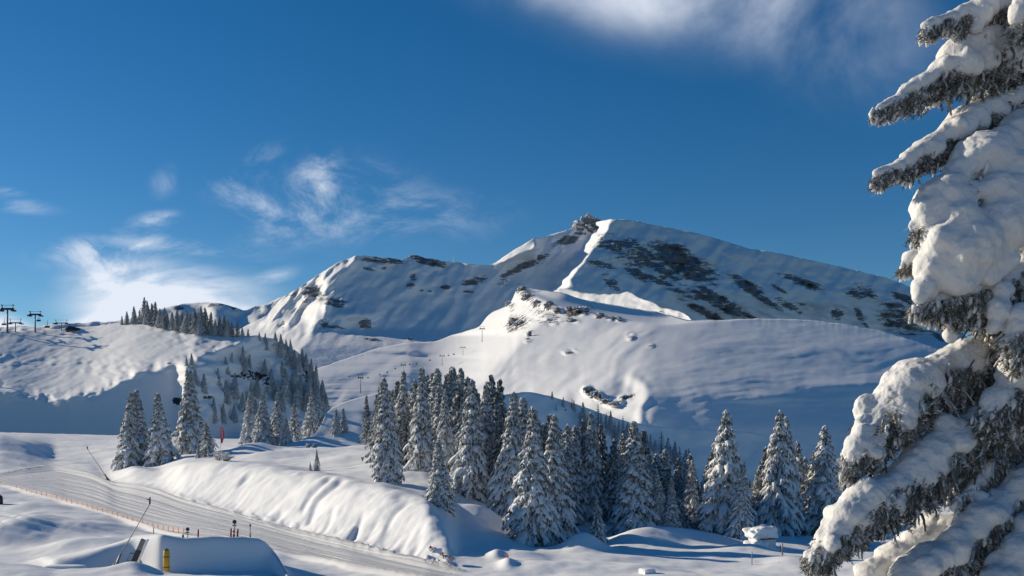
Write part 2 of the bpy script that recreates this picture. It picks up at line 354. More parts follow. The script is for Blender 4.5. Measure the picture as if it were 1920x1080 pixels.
# --- the rounded shoulder with the rocky crest
dome_top = [(520, 720), (570, 700), (640, 676), (700, 655), (760, 643), (800, 641), (822, 639), (845, 629), (870, 622), (900, 612), (914, 592), (926, 583), (945, 577), (960, 566), (967, 545), (974, 535), (985, 537), (1002, 541), (1030, 545), (1055, 549), (1085, 560), (1120, 566), (1170, 575), (1230, 584), (1290, 600), (1350, 600), (1430, 597), (1520, 600), (1580, 607), (1660, 622), (1720, 640), (1800, 668), (2000, 720), (2300, 780)]
dome_bot = [(520, 880), (760, 880), (900, 890), (1000, 930), (1100, 1010), (2300, 1010)]
crest = [(940, 520), (960, 530), (968, 536), (985, 550), (1030, 571), (1080, 580), (1130, 593), (1170, 599), (1200, 603), (1215, 605), (1240, 609), (1300, 603), (2300, 500)]
def d_dome(PX, PY):
    base = curve(PY, [535, 570, 600, 650, 700, 740, 800, 900, 1010], [742, 700, 660, 588, 528, 492, 458, 420, 385])
    u = (PX - 1235)
    side = np.where(u < 0, 0.30 * (np.sqrt(u * u + 90 ** 2) - 90), 0.17 * (np.sqrt(u * u + 160 ** 2) - 160))
    D = base + side
    # left of the rocks it levels out into the floor of the bowl
    flat = curve(PY, [630, 645, 660, 700, 740, 800, 900], [1010, 930, 860, 725, 640, 560, 470]) + 0.95 * np.maximum(PX - 860, -90) + 0.22 * np.minimum(PX - 770, 0)
    flat = flat + 4 * fbm(PX / 150, PY / 12, 3.0, 3) + 10 * np.exp(-((PY - 664 - 0.05 * (PX - 700)) / 5) ** 2) * sstep(620, 680, PX)
    wf = sstep(985, 800, PX + 0.9 * (PY - 640))
    D = D * (1 - wf) + flat * wf
    cy = curve(np.clip(PX, 940, 2300), [c[0] for c in crest], [c[1] for c in crest])
    h = cy - PY; h = 0.5 * (h + np.sqrt(h * h + 9.0)) - 0.3; h = np.clip(h, 0, None)
    D = D + 0.85 * np.clip(PX - 965, 0, 290) * sstep(1, 12, h)
    D = D + h * 2.7 + np.clip(h, 0, 8) * 0.8
    g = lambda cx, cy_, a, b: np.exp(-(((PX - cx) / a) ** 2 + ((PY - cy_) / b) ** 2))
    # swells and wind scoops running down to the left
    dg = (PX - 960) * 0.62 + (PY - 600)
    D = D + (5.0 * fbm(dg / 80 + .5 * fbm(PX / 90, PY / 90, 2.0, 2), (PX - PY) / 300, 1.1, 3) + 0.8 * fbm(dg / 20, (PX - PY) / 70, 3.1, 4)) * sstep(1290, 1180, PX)
    wd = PY + 14 * fbm(PX / 150, PY / 90, 8.0, 2) + 0.06 * PX
    D = D + (1.0 * fbm(PX / 240, wd / 22, 6.1, 3) + 0.5 * fbm(PX / 60, wd / 6, 2.1, 4)) * sstep(1150, 1320, PX) * sstep(800, 740, PY)
    D = D + 3.4 * np.exp(-((PY - 680 - (PX - 1300) * 0.02 - 8 * np.sin(PX / 60)) / 22) ** 2) * sstep(1280, 1400, PX)
    D = D - 7.0 * g(1590, 722, 85, 12) * 1.0 - 4 * g(1440, 745, 60, 10)
    # the round hollow with the bright rim
    rr = np.sqrt(((PX - 1166) / 44) ** 2 + ((PY - 736) / 30) ** 2)
    rim = sstep(1135, 1195, PX + 0.4 * (PY - 736))
    D = D + 7 * sstep(1.05, 0.35, rr) * (0.2 + 0.8 * rim) - 1.6 * np.exp(-((rr - 1.1) / 0.17) ** 2) * rim
    D = D - 4 * g(1222, 775, 34, 24) - 3 * g(1120, 735, 30, 20)
    # crags
    rk = rock_dome(PX, PY)
    D = D + rk * (12 * fbm(PX / 13, PY / 9, 4.0, 5) - 4)
    D = D + 0.5 * fbm(PX / 40, PY / 25, 5.0, 3)
    return smooth_cols(D, 0.7)
rock_dome = ellipses([(985, 552, 18, 12, 40, .7), (1005, 570, 10, 7, 0, .9), (1030, 575, 10, 9, 0, .9), (1045, 582, 8, 6, 0, .9), (1085, 583, 24, 8, -10, 1.0), (1068, 585, 6, 8), (1125, 592, 9, 6, 0, .85), (1152, 597, 16, 4, 10, .75), (960, 575, 8, 10, 0, .5),
    (970, 605, 24, 16, -15, .62), (962, 612, 14, 12, 0, .7), (992, 630, 5, 12, 20, .7), (1075, 600, 10, 4, 20, .7), (1020, 590, 40, 18, 15, .42), (1182, 630, 8, 8, -40, .55), (1222, 648, 8, 3, 0, .6), (1068, 660, 12, 5, 0, .5),
    (1102, 732, 9, 8, 30, .85), (1118, 740, 10, 8, 30, .85), (1135, 752, 12, 8, 20, .6), (1155, 756, 14, 5, -10, .8), (1175, 745, 14, 6, -15, .5)])
relief('snow_dome', 520, 2300, 3, dome_top, dome_bot, 170, d_dome, M_dome, rock_dome, [(8, 1), (25, 8), (80, 60), (200, 160)], (0.8, 14))

# --- the shaded spur below it, where the small trees stand
low_top = [(840, 800), (900, 752), (950, 738), (985, 735), (1030, 742), (1080, 757), (1130, 777), (1180, 791), (1240, 800), (1300, 804), (1360, 806), (1420, 812), (1500, 830), (1700, 880)]
def d_low(PX, PY):
    D = np.interp(PY, [735, 800, 900, 1010], [352, 338, 316, 292]) + (PX - 985) * 0.145 + 1.6 * fbm(PX / 60, PY / 40, 2.0, 4)
    return D
relief('shaded_spur', 840, 1700, 4, low_top, [(840, 1010), (1700, 1010)], 60, d_low, M_hill,
       ellipses([(1060, 738 + 30, 3, 2), (1190, 875, 6, 2), (1240, 860, 10, 2)]), [(6, 0.4), (16, 4), (50, 40)], (1.5, 30))

# --- the hill on the left
hill_top = [(-700, 650), (-300, 634), (0, 622), (60, 620), (100, 618), (130, 614), (200, 609), (225, 605), (270, 603), (310, 612), (350, 620), (400, 628), (460, 630), (480, 629), (500, 633), (512, 634), (520, 641), (536, 644), (548, 655), (557, 657), (566, 672), (578, 680), (584, 695), (596, 706), (600, 724), (609, 734), (611, 756), (618, 770), (619, 790), (625, 802), (640, 840), (660, 850)]
hill_yb = [(-700, 735), (0, 735), (60, 748), (130, 752), (180, 738), (215, 722), (250, 705), (300, 692), (345, 682), (400, 668), (440, 650), (470, 630), (660, 600)]
def d_hill(PX, PY):
    yb = np.interp(PX, np.arange(-700, 661, 3.0), smooth_cols(pl(hill_yb, np.arange(-700, 661, 3.0))[:, None], 9.0)[:, 0]); yb = yb + 8 * fbm(PX / 34, PY / 40, 1.0, 6, 0.62) * np.exp(-((yb - PY) / 14) ** 2)
    up = np.clip(yb - PY, 0, None); dn = np.clip(PY - yb, 0, None)
    D = 404 + 0.72 * up - 0.15 * dn + 0.035 * np.clip(130 - PX, 0, 900) + 0.075 * np.clip(PX - 130, 0, 215)
    # roll of the brow and the drifts on it
    D = D - 3.0 * np.exp(-(up / 16) ** 2)
    dg = PY + PX * 0.42
    lit = sstep(0, 22, up)
    D = D + lit * (1.1 * fbm(dg / 34, (PX - 1.5 * PY) / 240, 3.0, 3) + 0.55 * fbm(dg / 9, (PX - 1.5 * PY) / 60, 7.0, 3) + 0.28 * fbm(PX / 9, PY / 5, 2.0, 4, .6) + 1.3 * fbm(PX / 15, PY / 8, 5.0, 4) * sstep(0.0, 0.5, fbm(PX / 110, PY / 60, 9.0, 2) + 0.15))
    # the flank that turns away to the right, with a nose at its left edge
    nose = 332 + 0.06 * (PY - 720) + 3 * fbm(PY / 16, PY * 0, 2.0, 3)
    fl = sstep(672, 690, PY - 0.0 * PX)
    D = D - 14 * sstep(nose - 4, nose + 20, PX) * fl * sstep(450, 375, PX)
    fx = np.clip(PX - 352 - 0.3 * np.clip(690 - PY, 0, 80), 0, None); D = D + 0.30 * np.minimum(fx, 130) + 0.13 * np.clip(fx - 130, 0, None)
    D = D + (2.6 * fbm(PX / 34, PY / 26, 8.0, 5) + 1.6 * (1 - 2 * np.abs(fbm(PX / 46, PY / 40, 4.0, 3)))) * sstep(345, 400, PX) * sstep(0, 30, dn + 8)
    return smooth_cols(D, 0.7)
relief('snow_hill', -700, 660, 3, hill_top, [(-700, 832), (500, 832), (660, 870)], 130, d_hill, M_hill,
       ellipses([(478, 705, 26, 10, 5, .8), (505, 715, 14, 8, 0, .8), (460, 700, 8, 5), (333, 752, 9, 7, 0, 1.0), (412, 708, 4, 3), (390, 745, 10, 4, 0, .8), (575, 705, 10, 14, 20, .6), (440, 705, 12, 3, 0, .7), (318, 681, 5, 2, 0, .9)]), [(5, 0.4), (14, 3), (40, 20), (120, 60)], (1.6, 14))

# --- knoll behind the trees in the middle
kn_top = [(560, 850), (600, 802), (614, 769), (650, 752), (700, 738), (742, 731), (790, 735), (850, 752), (920, 790), (980, 850)]
def d_kn(PX, PY):
    return np.interp(PY, [730, 770, 850, 990], [262, 240, 214, 190]) + 0.05 * (PX - 700) + 0.8 * fbm(PX / 50, PY / 40, 2.0, 3)
relief('snow_knoll', 560, 980, 5, kn_top, [(560, 870), (640, 880), (800, 960), (980, 990)], 60, d_kn, M_snow, None, [(5, 0.3), (12, 2), (30, 14)], (0.8, 30))

# --- valley floor: piste, bank, terraces, forest floor.  One sheet from behind the eye to the foot of the hills.
#      per bearing: (distance, row) of 14 profile points
K = {
 0: [(45, 1130), (54, 1056), (58, 1064), (64, 1053), (70, 1047), (100, 968), (135, 912), (165, 890), (200, 848), (222, 818), (280, 815), (350, 811)],
 50: [(45, 1130), (54, 1058), (58, 1068), (64, 1053), (70, 1047), (94, 978), (126, 925), (178, 880), (205, 852), (222, 832), (285, 820), (350, 812)],
 100: [(45, 1130), (54, 1066), (56.6, 1074), (58.5, 1051), (70, 1045), (88, 990), (118, 938), (195, 873), (215, 862), (240, 850), (290, 826), (350, 813)],
 170: [(45, 1130), (54, 1066), (57.7, 1074), (59.6, 1036), (69, 1038), (86, 990), (107, 959), (170, 886), (192, 874), (215, 862), (280, 830), (350, 815)],
 205: [(45, 1130), (54, 1066), (58.4, 1074), (60.3, 1027), (69, 1034), (85, 990), (103, 969), (148, 904), (160, 897), (185, 880), (260, 836), (350, 816)],
 250: [(45, 1130), (54, 1066), (59.1, 1074), (61.0, 1013), (69, 1030), (83, 1000), (97, 984), (137, 908), (152, 877), (172, 874), (240, 840), (350, 816)],
 300: [(45, 1130), (54, 1082), (57.800000000000004, 1074), (59.2, 1005), (68, 1026), (80, 1010), (91, 999), (126, 922), (144, 886), (158, 882), (220, 842), (350, 818)],
 345: [(45, 1130), (54, 1082), (58.2, 1074), (59.6, 1011), (68, 1030), (77, 1015), (86, 1005), (116, 940), (135, 868), (150, 868), (210, 842), (350, 820)],
 400: [(45, 1130), (54, 1082), (58.800000000000004, 1074), (60.2, 1008), (67, 1036), (74, 1022), (82, 1012), (108, 955), (128, 864), (145, 866), (200, 842), (350, 822)],
 490: [(45, 1130), (54, 1082), (59.800000000000004, 1074), (61.2, 1013), (65.2, 1048), (70, 1042), (75, 1030), (96, 980), (119, 868), (135, 868), (182, 840), (350, 822)],
 515: [(45, 1130), (54, 1082), (60.1, 1074), (61.5, 1035), (65.5, 1056), (69, 1046), (73, 1035), (93, 987), (116, 872), (132, 872), (180, 840), (350, 822)],
 545: [(45, 1130), (52, 1102), (55, 1098), (57, 1085), (62, 1070), (67, 1056), (71, 1044), (89, 996), (113, 876), (128, 876), (175, 840), (350, 822)],
 600: [(45, 1140), (51, 1115), (54, 1105), (57, 1090), (60, 1080), (64, 1068), (68, 1056), (82, 1010), (106, 887), (118, 884), (165, 842), (350, 826)],
 650: [(45, 1140), (50, 1125), (52, 1115), (55, 1102), (58, 1092), (61, 1080), (64, 1068), (77, 1022), (99, 896), (110, 890), (158, 845), (350, 830)],
 720: [(45, 1150), (48, 1138), (50, 1128), (53, 1115), (56, 1102), (58, 1092), (61, 1080), (72, 1040), (91, 912), (99, 903), (148, 848), (350, 840)],
 800: [(44, 1155), (47, 1140), (49, 1130), (51, 1120), (53, 1112), (55, 1104), (57, 1096), (67, 1056), (83, 938), (90, 930), (135, 862), (350, 870)],
 838: [(44, 1155), (47, 1140), (49, 1130), (51, 1120), (53, 1112), (55, 1104), (57, 1098), (65, 1066), (76, 985), (85, 955), (130, 872), (350, 890)],
 858: [(44, 1155), (47, 1140), (49, 1130), (51, 1120), (53, 1112), (55, 1106), (57, 1098), (64, 1070), (73, 1030), (84, 975), (128, 885), (350, 905)],
 900: [(44, 1155), (47, 1140), (49, 1130), (51, 1120), (53, 1112), (55, 1106), (57, 1098), (63, 1074), (72, 1040), (85, 978), (126, 900), (350, 920)],
 950: [(44, 1155), (47, 1140), (49, 1130), (51, 1122), (53, 1114), (55, 1106), (57, 1098), (62, 1076), (70, 1047), (84, 1000), (125, 915), (350, 930)],
 1000: [(44, 1155), (47, 1140), (49, 1130), (51, 1122), (53, 1114), (55, 1106), (57, 1098), (62, 1076), (70, 1046), (82, 1024), (122, 935), (350, 940)],
 1100: [(44, 1155), (47, 1140), (49, 1130), (51, 1122), (53, 1114), (55, 1106), (57, 1098), (62, 1078), (70, 1046), (84, 1026), (120, 955), (350, 950)],
 1250: [(44, 1155), (47, 1140), (49, 1130), (51, 1122), (53, 1114), (55, 1108), (57, 1100), (63, 1078), (75, 1040), (88, 1014), (120, 970), (350, 955)],
 1450: [(44, 1155), (47, 1140), (49, 1130), (51, 1122), (53, 1114), (55, 1108), (58, 1098), (64, 1078), (78, 1040), (96, 1012), (125, 975), (350, 960)],
 1700: [(44, 1155), (47, 1140), (49, 1130), (51, 1122), (53, 1114), (55, 1108), (58, 1098), (64, 1078), (80, 1040), (100, 1010), (130, 970), (350, 950)],
}
kp = sorted(K); KA = np.array([[(2.0, HZ + 1.75 * F / 2.0), (22.0, HZ + 7.2 * F / 22)] + K[p] for p in kp], float)   # (nk,14,2)
def ground_profile(px):
    px = np.atleast_1d(np.asarray(px, float)); xs = np.clip(px, 0, 1700)
    Dk = np.stack([np.interp(xs, kp, KA[:, j, 0]) for j in range(14)], 1)
    Pk = np.stack([np.interp(xs, kp, KA[:, j, 1]) for j in range(14)], 1)
    return Dk, Pk
def pchip(xk, yk, x):
    """monotone cubic; xk,yk (n,k), x (n,m) -> (n,m)"""
    h = np.diff(xk, axis=1); d = np.diff(yk, axis=1) / h
    m = np.zeros_like(yk)
    w1 = 2 * h[:, 1:] + h[:, :-1]; w2 = h[:, 1:] + 2 * h[:, :-1]
    same = d[:, :-1] * d[:, 1:] > 0
    with np.errstate(divide='ignore', invalid='ignore'):
        hm = (w1 + w2) / (w1 / d[:, :-1] + w2 / d[:, 1:])
    m[:, 1:-1] = np.where(same, hm, 0); m[:, 0] = d[:, 0]; m[:, -1] = d[:, -1]
    out_ = np.zeros_like(x)
    for r in range(x.shape[0]):
        i = np.clip(np.searchsorted(xk[r], x[r]) - 1, 0, xk.shape[1] - 2)
        t = (x[r] - xk[r, i]) / h[r, i]; t2 = t * t; t3 = t2 * t
        out_[r] = (2*t3 - 3*t2 + 1) * yk[r, i] + (t3 - 2*t2 + t) * h[r, i] * m[r, i] + (3*t2 - 2*t3) * yk[r, i + 1] + (t3 - t2) * h[r, i] * m[r, i + 1]
    return out_
MOUNDS = [  # (px, D, radius x m, radius y m, height m): drifts and humps on the floor
 (1090, 79, 1.6, 2.2, 1.35), (1118, 79.5, 1.2, 1.8, 0.4), (1200, 86, 3.2, 3.0, 0.8), (1250, 88, 4.5, 3.0, 1.0), (1330, 88, 5, 3.0, 0.5), (1415, 80, 2.6, 2.2, 0.75),
 (900, 88, 3.0, 2.5, 0.9), (975, 72, 2.0, 1.2, 0.25), (1010, 66, 3, 2, 0.25), (930, 71, .5, 1.5, .35), (952, 66, .5, 1.6, .4),
 (600, 188, 5.5, 5, 1.9), (520, 150, 6, 5, 1.0), (470, 170, 4, 5, 1.5), (640, 200, 5, 5, 1.3), (690, 170, 5, 5, 0.8), (650, 130, 6, 4, .9), (560, 135, 5, 4, .7), (750, 128, 4, 3, .8), (700, 118, 3, 2, .5), (780, 108, 3, 2, .5),
 (30, 92, 3, 5, 0.9), (75, 84, 3, 5, 1.2), (150, 82, 3, 4, 0.7), (20, 80, 4, 4, 1.0), (130, 74, 3, 3, .7), (10, 110, 3, 4, .5), (70, 108, 3, 3, .5),
 (285, 55.2, 1.2, .9, .35), (240, 55, 1.0, .9, .25),
]
def ground_z(px, D, detail=True):
    """px (n,), D (n,m) or scalars"""
    px = np.atleast_1d(np.asarray(px, float)); D = np.asarray(D, float).reshape(len(px), -1)
    Dk, Pk = ground_profile(px)
    if len(px) > 30: Dk = smooth_cols(Dk, 2.0); Pk = smooth_cols(Pk, 2.0)
    Zk = zof(Pk, Dk)
    z = pchip(np.log(Dk), Zk, np.log(np.clip(D, Dk[:, :1], Dk[:, -1:])))
    X = (px[:, None] - 960) / F * D; Y = D
    for (mp_, md, rx, ry, hh) in MOUNDS:
        mx_ = (mp_ - 960) / F * md
        z = z + hh * np.exp(-((X - mx_) / rx) ** 2 - ((Y - md) / ry) ** 2)
    far = sstep(8, 40, D)
    lD = np.log(D); L8, L9, L10, L11 = (np.log(Dk[:, j:j + 1]) for j in (8, 9, 10, 11))
    qp = (lD - L8) / (L9 - L8)            # 0..1 across the piste
    qb = (lD - L9) / (L10 - L9)           # 0..1 up the bank
    onp = sstep(-0.02, 0.04, qp) * sstep(1.04, 0.98, qp) * sstep(900, 830, px)[:, None]
    onb = sstep(-0.02, 0.15, qb) * sstep(1.05, 0.8, qb) * sstep(870, 840, px)[:, None] * sstep(225, 290, px)[:, None]
    z = z + far * (1 - onp) * (0.16 * fbm(X / 5.5, Y / 5.5, 0.3, 4) + (0.22 + 0.3 * sstep(900, 1100, px)[:, None]) * fbm(X / 13, Y / 11, 4.3, 3) * sstep(40, 70, D))
    if detail:
        # fall-line ribs and slide marks on the bank
        along = px[:, None] - 95 * qb
        z = z + onb * (0.10 * fbm(along / 70, qb * 2.2, 2.0, 4) + 0.13 * fbm(X / 2.4, Y / 3.5, 3.0, 4) + 0.13 * (1 - qb) * fbm(along / 13, qb * 1.2, 5.0, 3) * sstep(1.0, 0.3, qb))
        for (a0, q0, q1, wd, dp) in ((534, .32, .92, 5, .34), (553, .22, .95, 6, .36), (500, .08, .3, 5, .25), (588, .05, .45, 5, .25), (640, .1, .5, 5, .25), (402, .5, .75, 5, .3), (690, .35, .8, 6, .2), (752, .1, .5, 6, .2)):
            z = z - onb * dp * np.exp(-((along - a0 - 4 * np.sin(qb * 9)) / wd) ** 2) * sstep(q0 - .05, q0 + .1, qb) * sstep(q1 + .05, q1 - .1, qb)
        # lumps at the foot of the bank
        z = z + 0.38 * np.clip(fbm(px[:, None] / 16, qb * 5, 9.0, 3), 0, 1) * np.exp(-((qb - .06) / .12) ** 2) * sstep(860, 830, px)[:, None] * sstep(240, 300, px)[:, None]
        # wheel tracks and groomer edges along the piste
        for (q0, wd, dp) in ((.80, .012, .10), (.60, .016, .05), (.52, .012, .06), (.40, .014, .07), (.30, .012, .06), (.18, .014, .07), (.90, .02, -.10), (.97, .02, -.22), (.02, .025, -.22), (.24, .01, .05), (.45, .01, .05)):
            wv = 0.035 * np.sin(px / 95.0 + q0 * 9)[:, None] + 0.012 * np.sin(px / 31.0 + q0 * 5)[:, None]
            z = z - 2.0 * onp * dp * np.exp(-((qp - q0 - wv) / (wd * 1.25)) ** 2)
        # terrace below the piste: old ruts
        ter = sstep(74, 80, D) * sstep(0.03, -0.1, qp) * sstep(420, 330, px)[:, None]
        for (a, b_, c) in ((985, .22, .10), (1000, .23, .08), (1012, .20, .07), (975, .20, .06)):
            py = pyof(z, D)
            z = z - ter * c * np.exp(-((py - a - b_ * (px[:, None] - 100)) / 2.2) ** 2)
    return z, np.clip(onp, 0, 1), qp
rows = [np.geomspace(2, 44, 60, endpoint=False), np.geomspace(44, 140, 330, endpoint=False), np.geomspace(140, 350, 130)]
gD = np.concatenate(rows)
gpx = np.concatenate([np.arange(-900, -40, 12.0), np.arange(-40, 1640, 3.5), np.arange(1640, 2700, 12.0)])
gz, gp, gq = ground_z(gpx, np.repeat(gD[None, :], len(gpx), 0))
gX = (gpx[:, None] - 960) / F * gD[None, :]; gY = np.repeat(gD[None, :], len(gpx), 0)
# snow groomed surface material
def ground_mat():
    m, nt, b = material('valley_snow')
    tcn, c, prev = snow_base(nt, b, [(0.9, 0.2, 0.2, O, 0), (7.0, 0.14, 0.04, O, 0)], 0.12)
    at = N(nt, 'ShaderNodeAttribute', attribute_name='piste'); aq = N(nt, 'ShaderNodeAttribute', attribute_name='across')
    cx = N(nt, 'ShaderNodeCombineXYZ'); nt.links.new(aq.outputs['Fac'], cx.inputs[0])
    n = N(nt, 'ShaderNodeTexNoise'); setin(n, Scale=26.0, Detail=8.0, Roughness=0.75); nt.links.new(cx.outputs[0], n.inputs['Vector'])
    n2 = N(nt, 'ShaderNodeTexNoise'); setin(n2, Scale=0.35, Detail=6.0, Roughness=0.7); nt.links.new(tcn.outputs['Object'], n2.inputs['Vector'])
    nr_ = N(nt, 'ShaderNodeMapRange'); nt.links.new(n.outputs['Fac'], nr_.inputs[0]); setin(nr_, From_Min=.36, From_Max=.64)
    h = math_node(nt, 'ADD', math_node(nt, 'MULTIPLY', nr_.outputs[0], 0.9), math_node(nt, 'MULTIPLY', n2.outputs['Fac'], 0.6))
    bp = N(nt, 'ShaderNodeBump'); setin(bp, Distance=0.35); nt.links.new(math_node(nt, 'MULTIPLY', at.outputs['Fac'], 0.5), bp.inputs['Strength'])
    nt.links.new(h, bp.inputs['Height']); nt.links.new(prev, bp.inputs['Normal']); nt.links.new(bp.outputs[0], b.inputs['Normal'])
    # packed snow is a little greyer
    pk = N(nt, 'ShaderNodeMix', data_type='RGBA'); nt.links.new(math_node(nt, 'MULTIPLY', at.outputs['Fac'], nr_.outputs[0]), pk.inputs[0])
    nt.links.new(c, pk.inputs[6]); pk.inputs[7].default_value = (0.64, 0.655, 0.67, 1)
    nt.links.new(pk.outputs[2], b.inputs['Base Color']); return m
M_ground = ground_mat()
me = mesh_np('valley_floor', np.stack([gX, gY, gz], -1).reshape(-1, 3), grid_faces(len(gpx), len(gD)))
attr(me, 'piste', gp); attr(me, 'across', gq)
tag(link('valley_floor', me, M_ground), kind='structure')
# slope behind and beside the eye
bx = np.linspace(-60, 60, 41); by = np.concatenate([[-200], np.linspace(-80, 1.9, 20)])
BX, BY = np.meshgrid(bx, by, indexing='ij'); BZ = CZ - 1.75 - 0.09 * np.minimum(BY, 0) * 1.0 + 0.25 * fbm(BX / 7, BY / 7, 2.0, 3) * sstep(1, -8, BY) - 0.004
tag(link('snow_slope', mesh_np('snow_slope', np.stack([BX, BY, BZ], -1).reshape(-1, 3), grid_faces(*BX.shape)), M_snow), kind='structure')
def gz1(px, D): return float(ground_z([px], [[D]], detail=False)[0][0, 0])

# ------------------------------------------------------------------ spruces
def tree_materials():
    m, nt, b = material('frosted_needles')
    at = N(nt, 'ShaderNodeAttribute', attribute_name='frost')
    cr = N(nt, 'ShaderNodeValToRGB'); nt.links.new(at.outputs['Fac'], cr.inputs[0])
    e = cr.color_ramp.elements; e[0].position = 0.0; e[0].color = (0.085, 0.095, 0.09, 1); e[1].position = 1.0; e[1].color = (0.55, 0.57, 0.58, 1)
    x = cr.color_ramp.elements.new(0.5); x.color = (0.32, 0.33, 0.33, 1)
    nt.links.new(cr.outputs[0], b.inputs['Base Color']); setin(b, Roughness=0.9); b.inputs['Specular IOR Level'].default_value = 0.1
    m2, nt, b2 = material('branch_snow')
    tcn = N(nt, 'ShaderNodeTexCoord'); n = N(nt, 'ShaderNodeTexNoise'); setin(n, Scale=2.2, Detail=6.0, Roughness=0.7); nt.links.new(tcn.outputs['Object'], n.inputs['Vector'])
    cr = N(nt, 'ShaderNodeValToRGB'); nt.links.new(n.outputs['Fac'], cr.inputs[0])
    e = cr.color_ramp.elements; e[0].position = 0.30; e[0].color = (0.58, 0.595, 0.60, 1); e[1].position = 0.62; e[1].color = (0.84, 0.85, 0.86, 1)
    nt.links.new(cr.outputs[0], b2.inputs['Base Color']); setin(b2, Roughness=0.8); b2.inputs['Specular IOR Level'].default_value = 0.1
    bp = N(nt, 'ShaderNodeBump'); setin(bp, Strength=0.4, Distance=0.12); n3 = N(nt, 'ShaderNodeTexNoise'); setin(n3, Scale=7.0, Detail=4.0); nt.links.new(tcn.outputs['Object'], n3.inputs['Vector'])
    nt.links.new(n3.outputs['Fac'], bp.inputs['Height']); nt.links.new(bp.outputs[0], b2.inputs['Normal'])
    return m, m2, plain('spruce_bark', (0.075, 0.055, 0.042), 0.9, var=0.4, scale=6.0)
M_needle, M_bsnow, M_bark = tree_materials()

class Geo:
    def __init__(s): s.V = []; s.T = []; s.Q = []; s.A = []; s.n = 0
    def add(s, V, T=(), Q=(), a=0.0):
        V = np.asarray(V, float); k = s.n
        s.V.append(V); s.n += len(V)
        if len(T): s.T.append(np.asarray(T, int) + k)
        if len(Q): s.Q.append(np.asarray(Q, int) + k)
        s.A.append(np.zeros(len(V)) + a)
    def mesh(s, name, smooth=True, at=None):
        f = []
        if s.T: f.append(np.concatenate(s.T))
        if s.Q: f.append(np.concatenate(s.Q))
        me = mesh_np(name, np.concatenate(s.V), f, smooth)
        if at: attr(me, at, np.concatenate(s.A))
        return me
def tube(g, P, rw, rh, sides=5, up=(0, 0, 1), a=0.0, flat=0.55, rng=None, rough=0.0, caps=True):
    """tube along P (n,3); half width rw, half height rh per ring; flatter below"""
    P = np.asarray(P, float); n = len(P); t = np.gradient(P, axis=0); t /= np.linalg.norm(t, axis=1)[:, None] + 1e-9
    up = np.asarray(up, float); sd = np.cross(t, up[None]); l = np.linalg.norm(sd, axis=1)[:, None]
    sd = np.where(l < 1e-3, np.array([[1.0, 0, 0]]), sd / (l + 1e-9)); nn = np.cross(sd, t)
    an = np.linspace(0, 2 * np.pi, sides, endpoint=False) + 0.3
    c, s_ = np.cos(an), np.sin(an); s_ = np.where(s_ < 0, s_ * flat, s_)
    rw = np.broadcast_to(rw, n); rh = np.broadcast_to(rh, n)
    V = P[:, None] + sd[:, None] * (c[None, :, None] * rw[:, None, None]) + nn[:, None] * (s_[None, :, None] * rh[:, None, None])
    if rough and rng is not None: V = V + rng.normal(0, rough, V.shape) * rw[:, None, None]
    V = V.reshape(-1, 3)
    i = np.arange(n - 1)[:, None] * sides; j = np.arange(sides)[None]; j2 = (j + 1) % sides
    Q = np.stack([i + j, i + j2, i + sides + j2, i + sides + j], -1).reshape(-1, 4)
    T = []
    if caps:
        V = np.concatenate([V, P[:1], P[-1:] + t[-1:] * rw[-1] * 0.5]); k = n * sides
        T = [(k, (q + 1) % sides, q) for q in range(sides)] + [(k + 1, (n - 1) * sides + q, (n - 1) * sides + (q + 1) % sides) for q in range(sides)]
    g.add(V, T, Q, a)

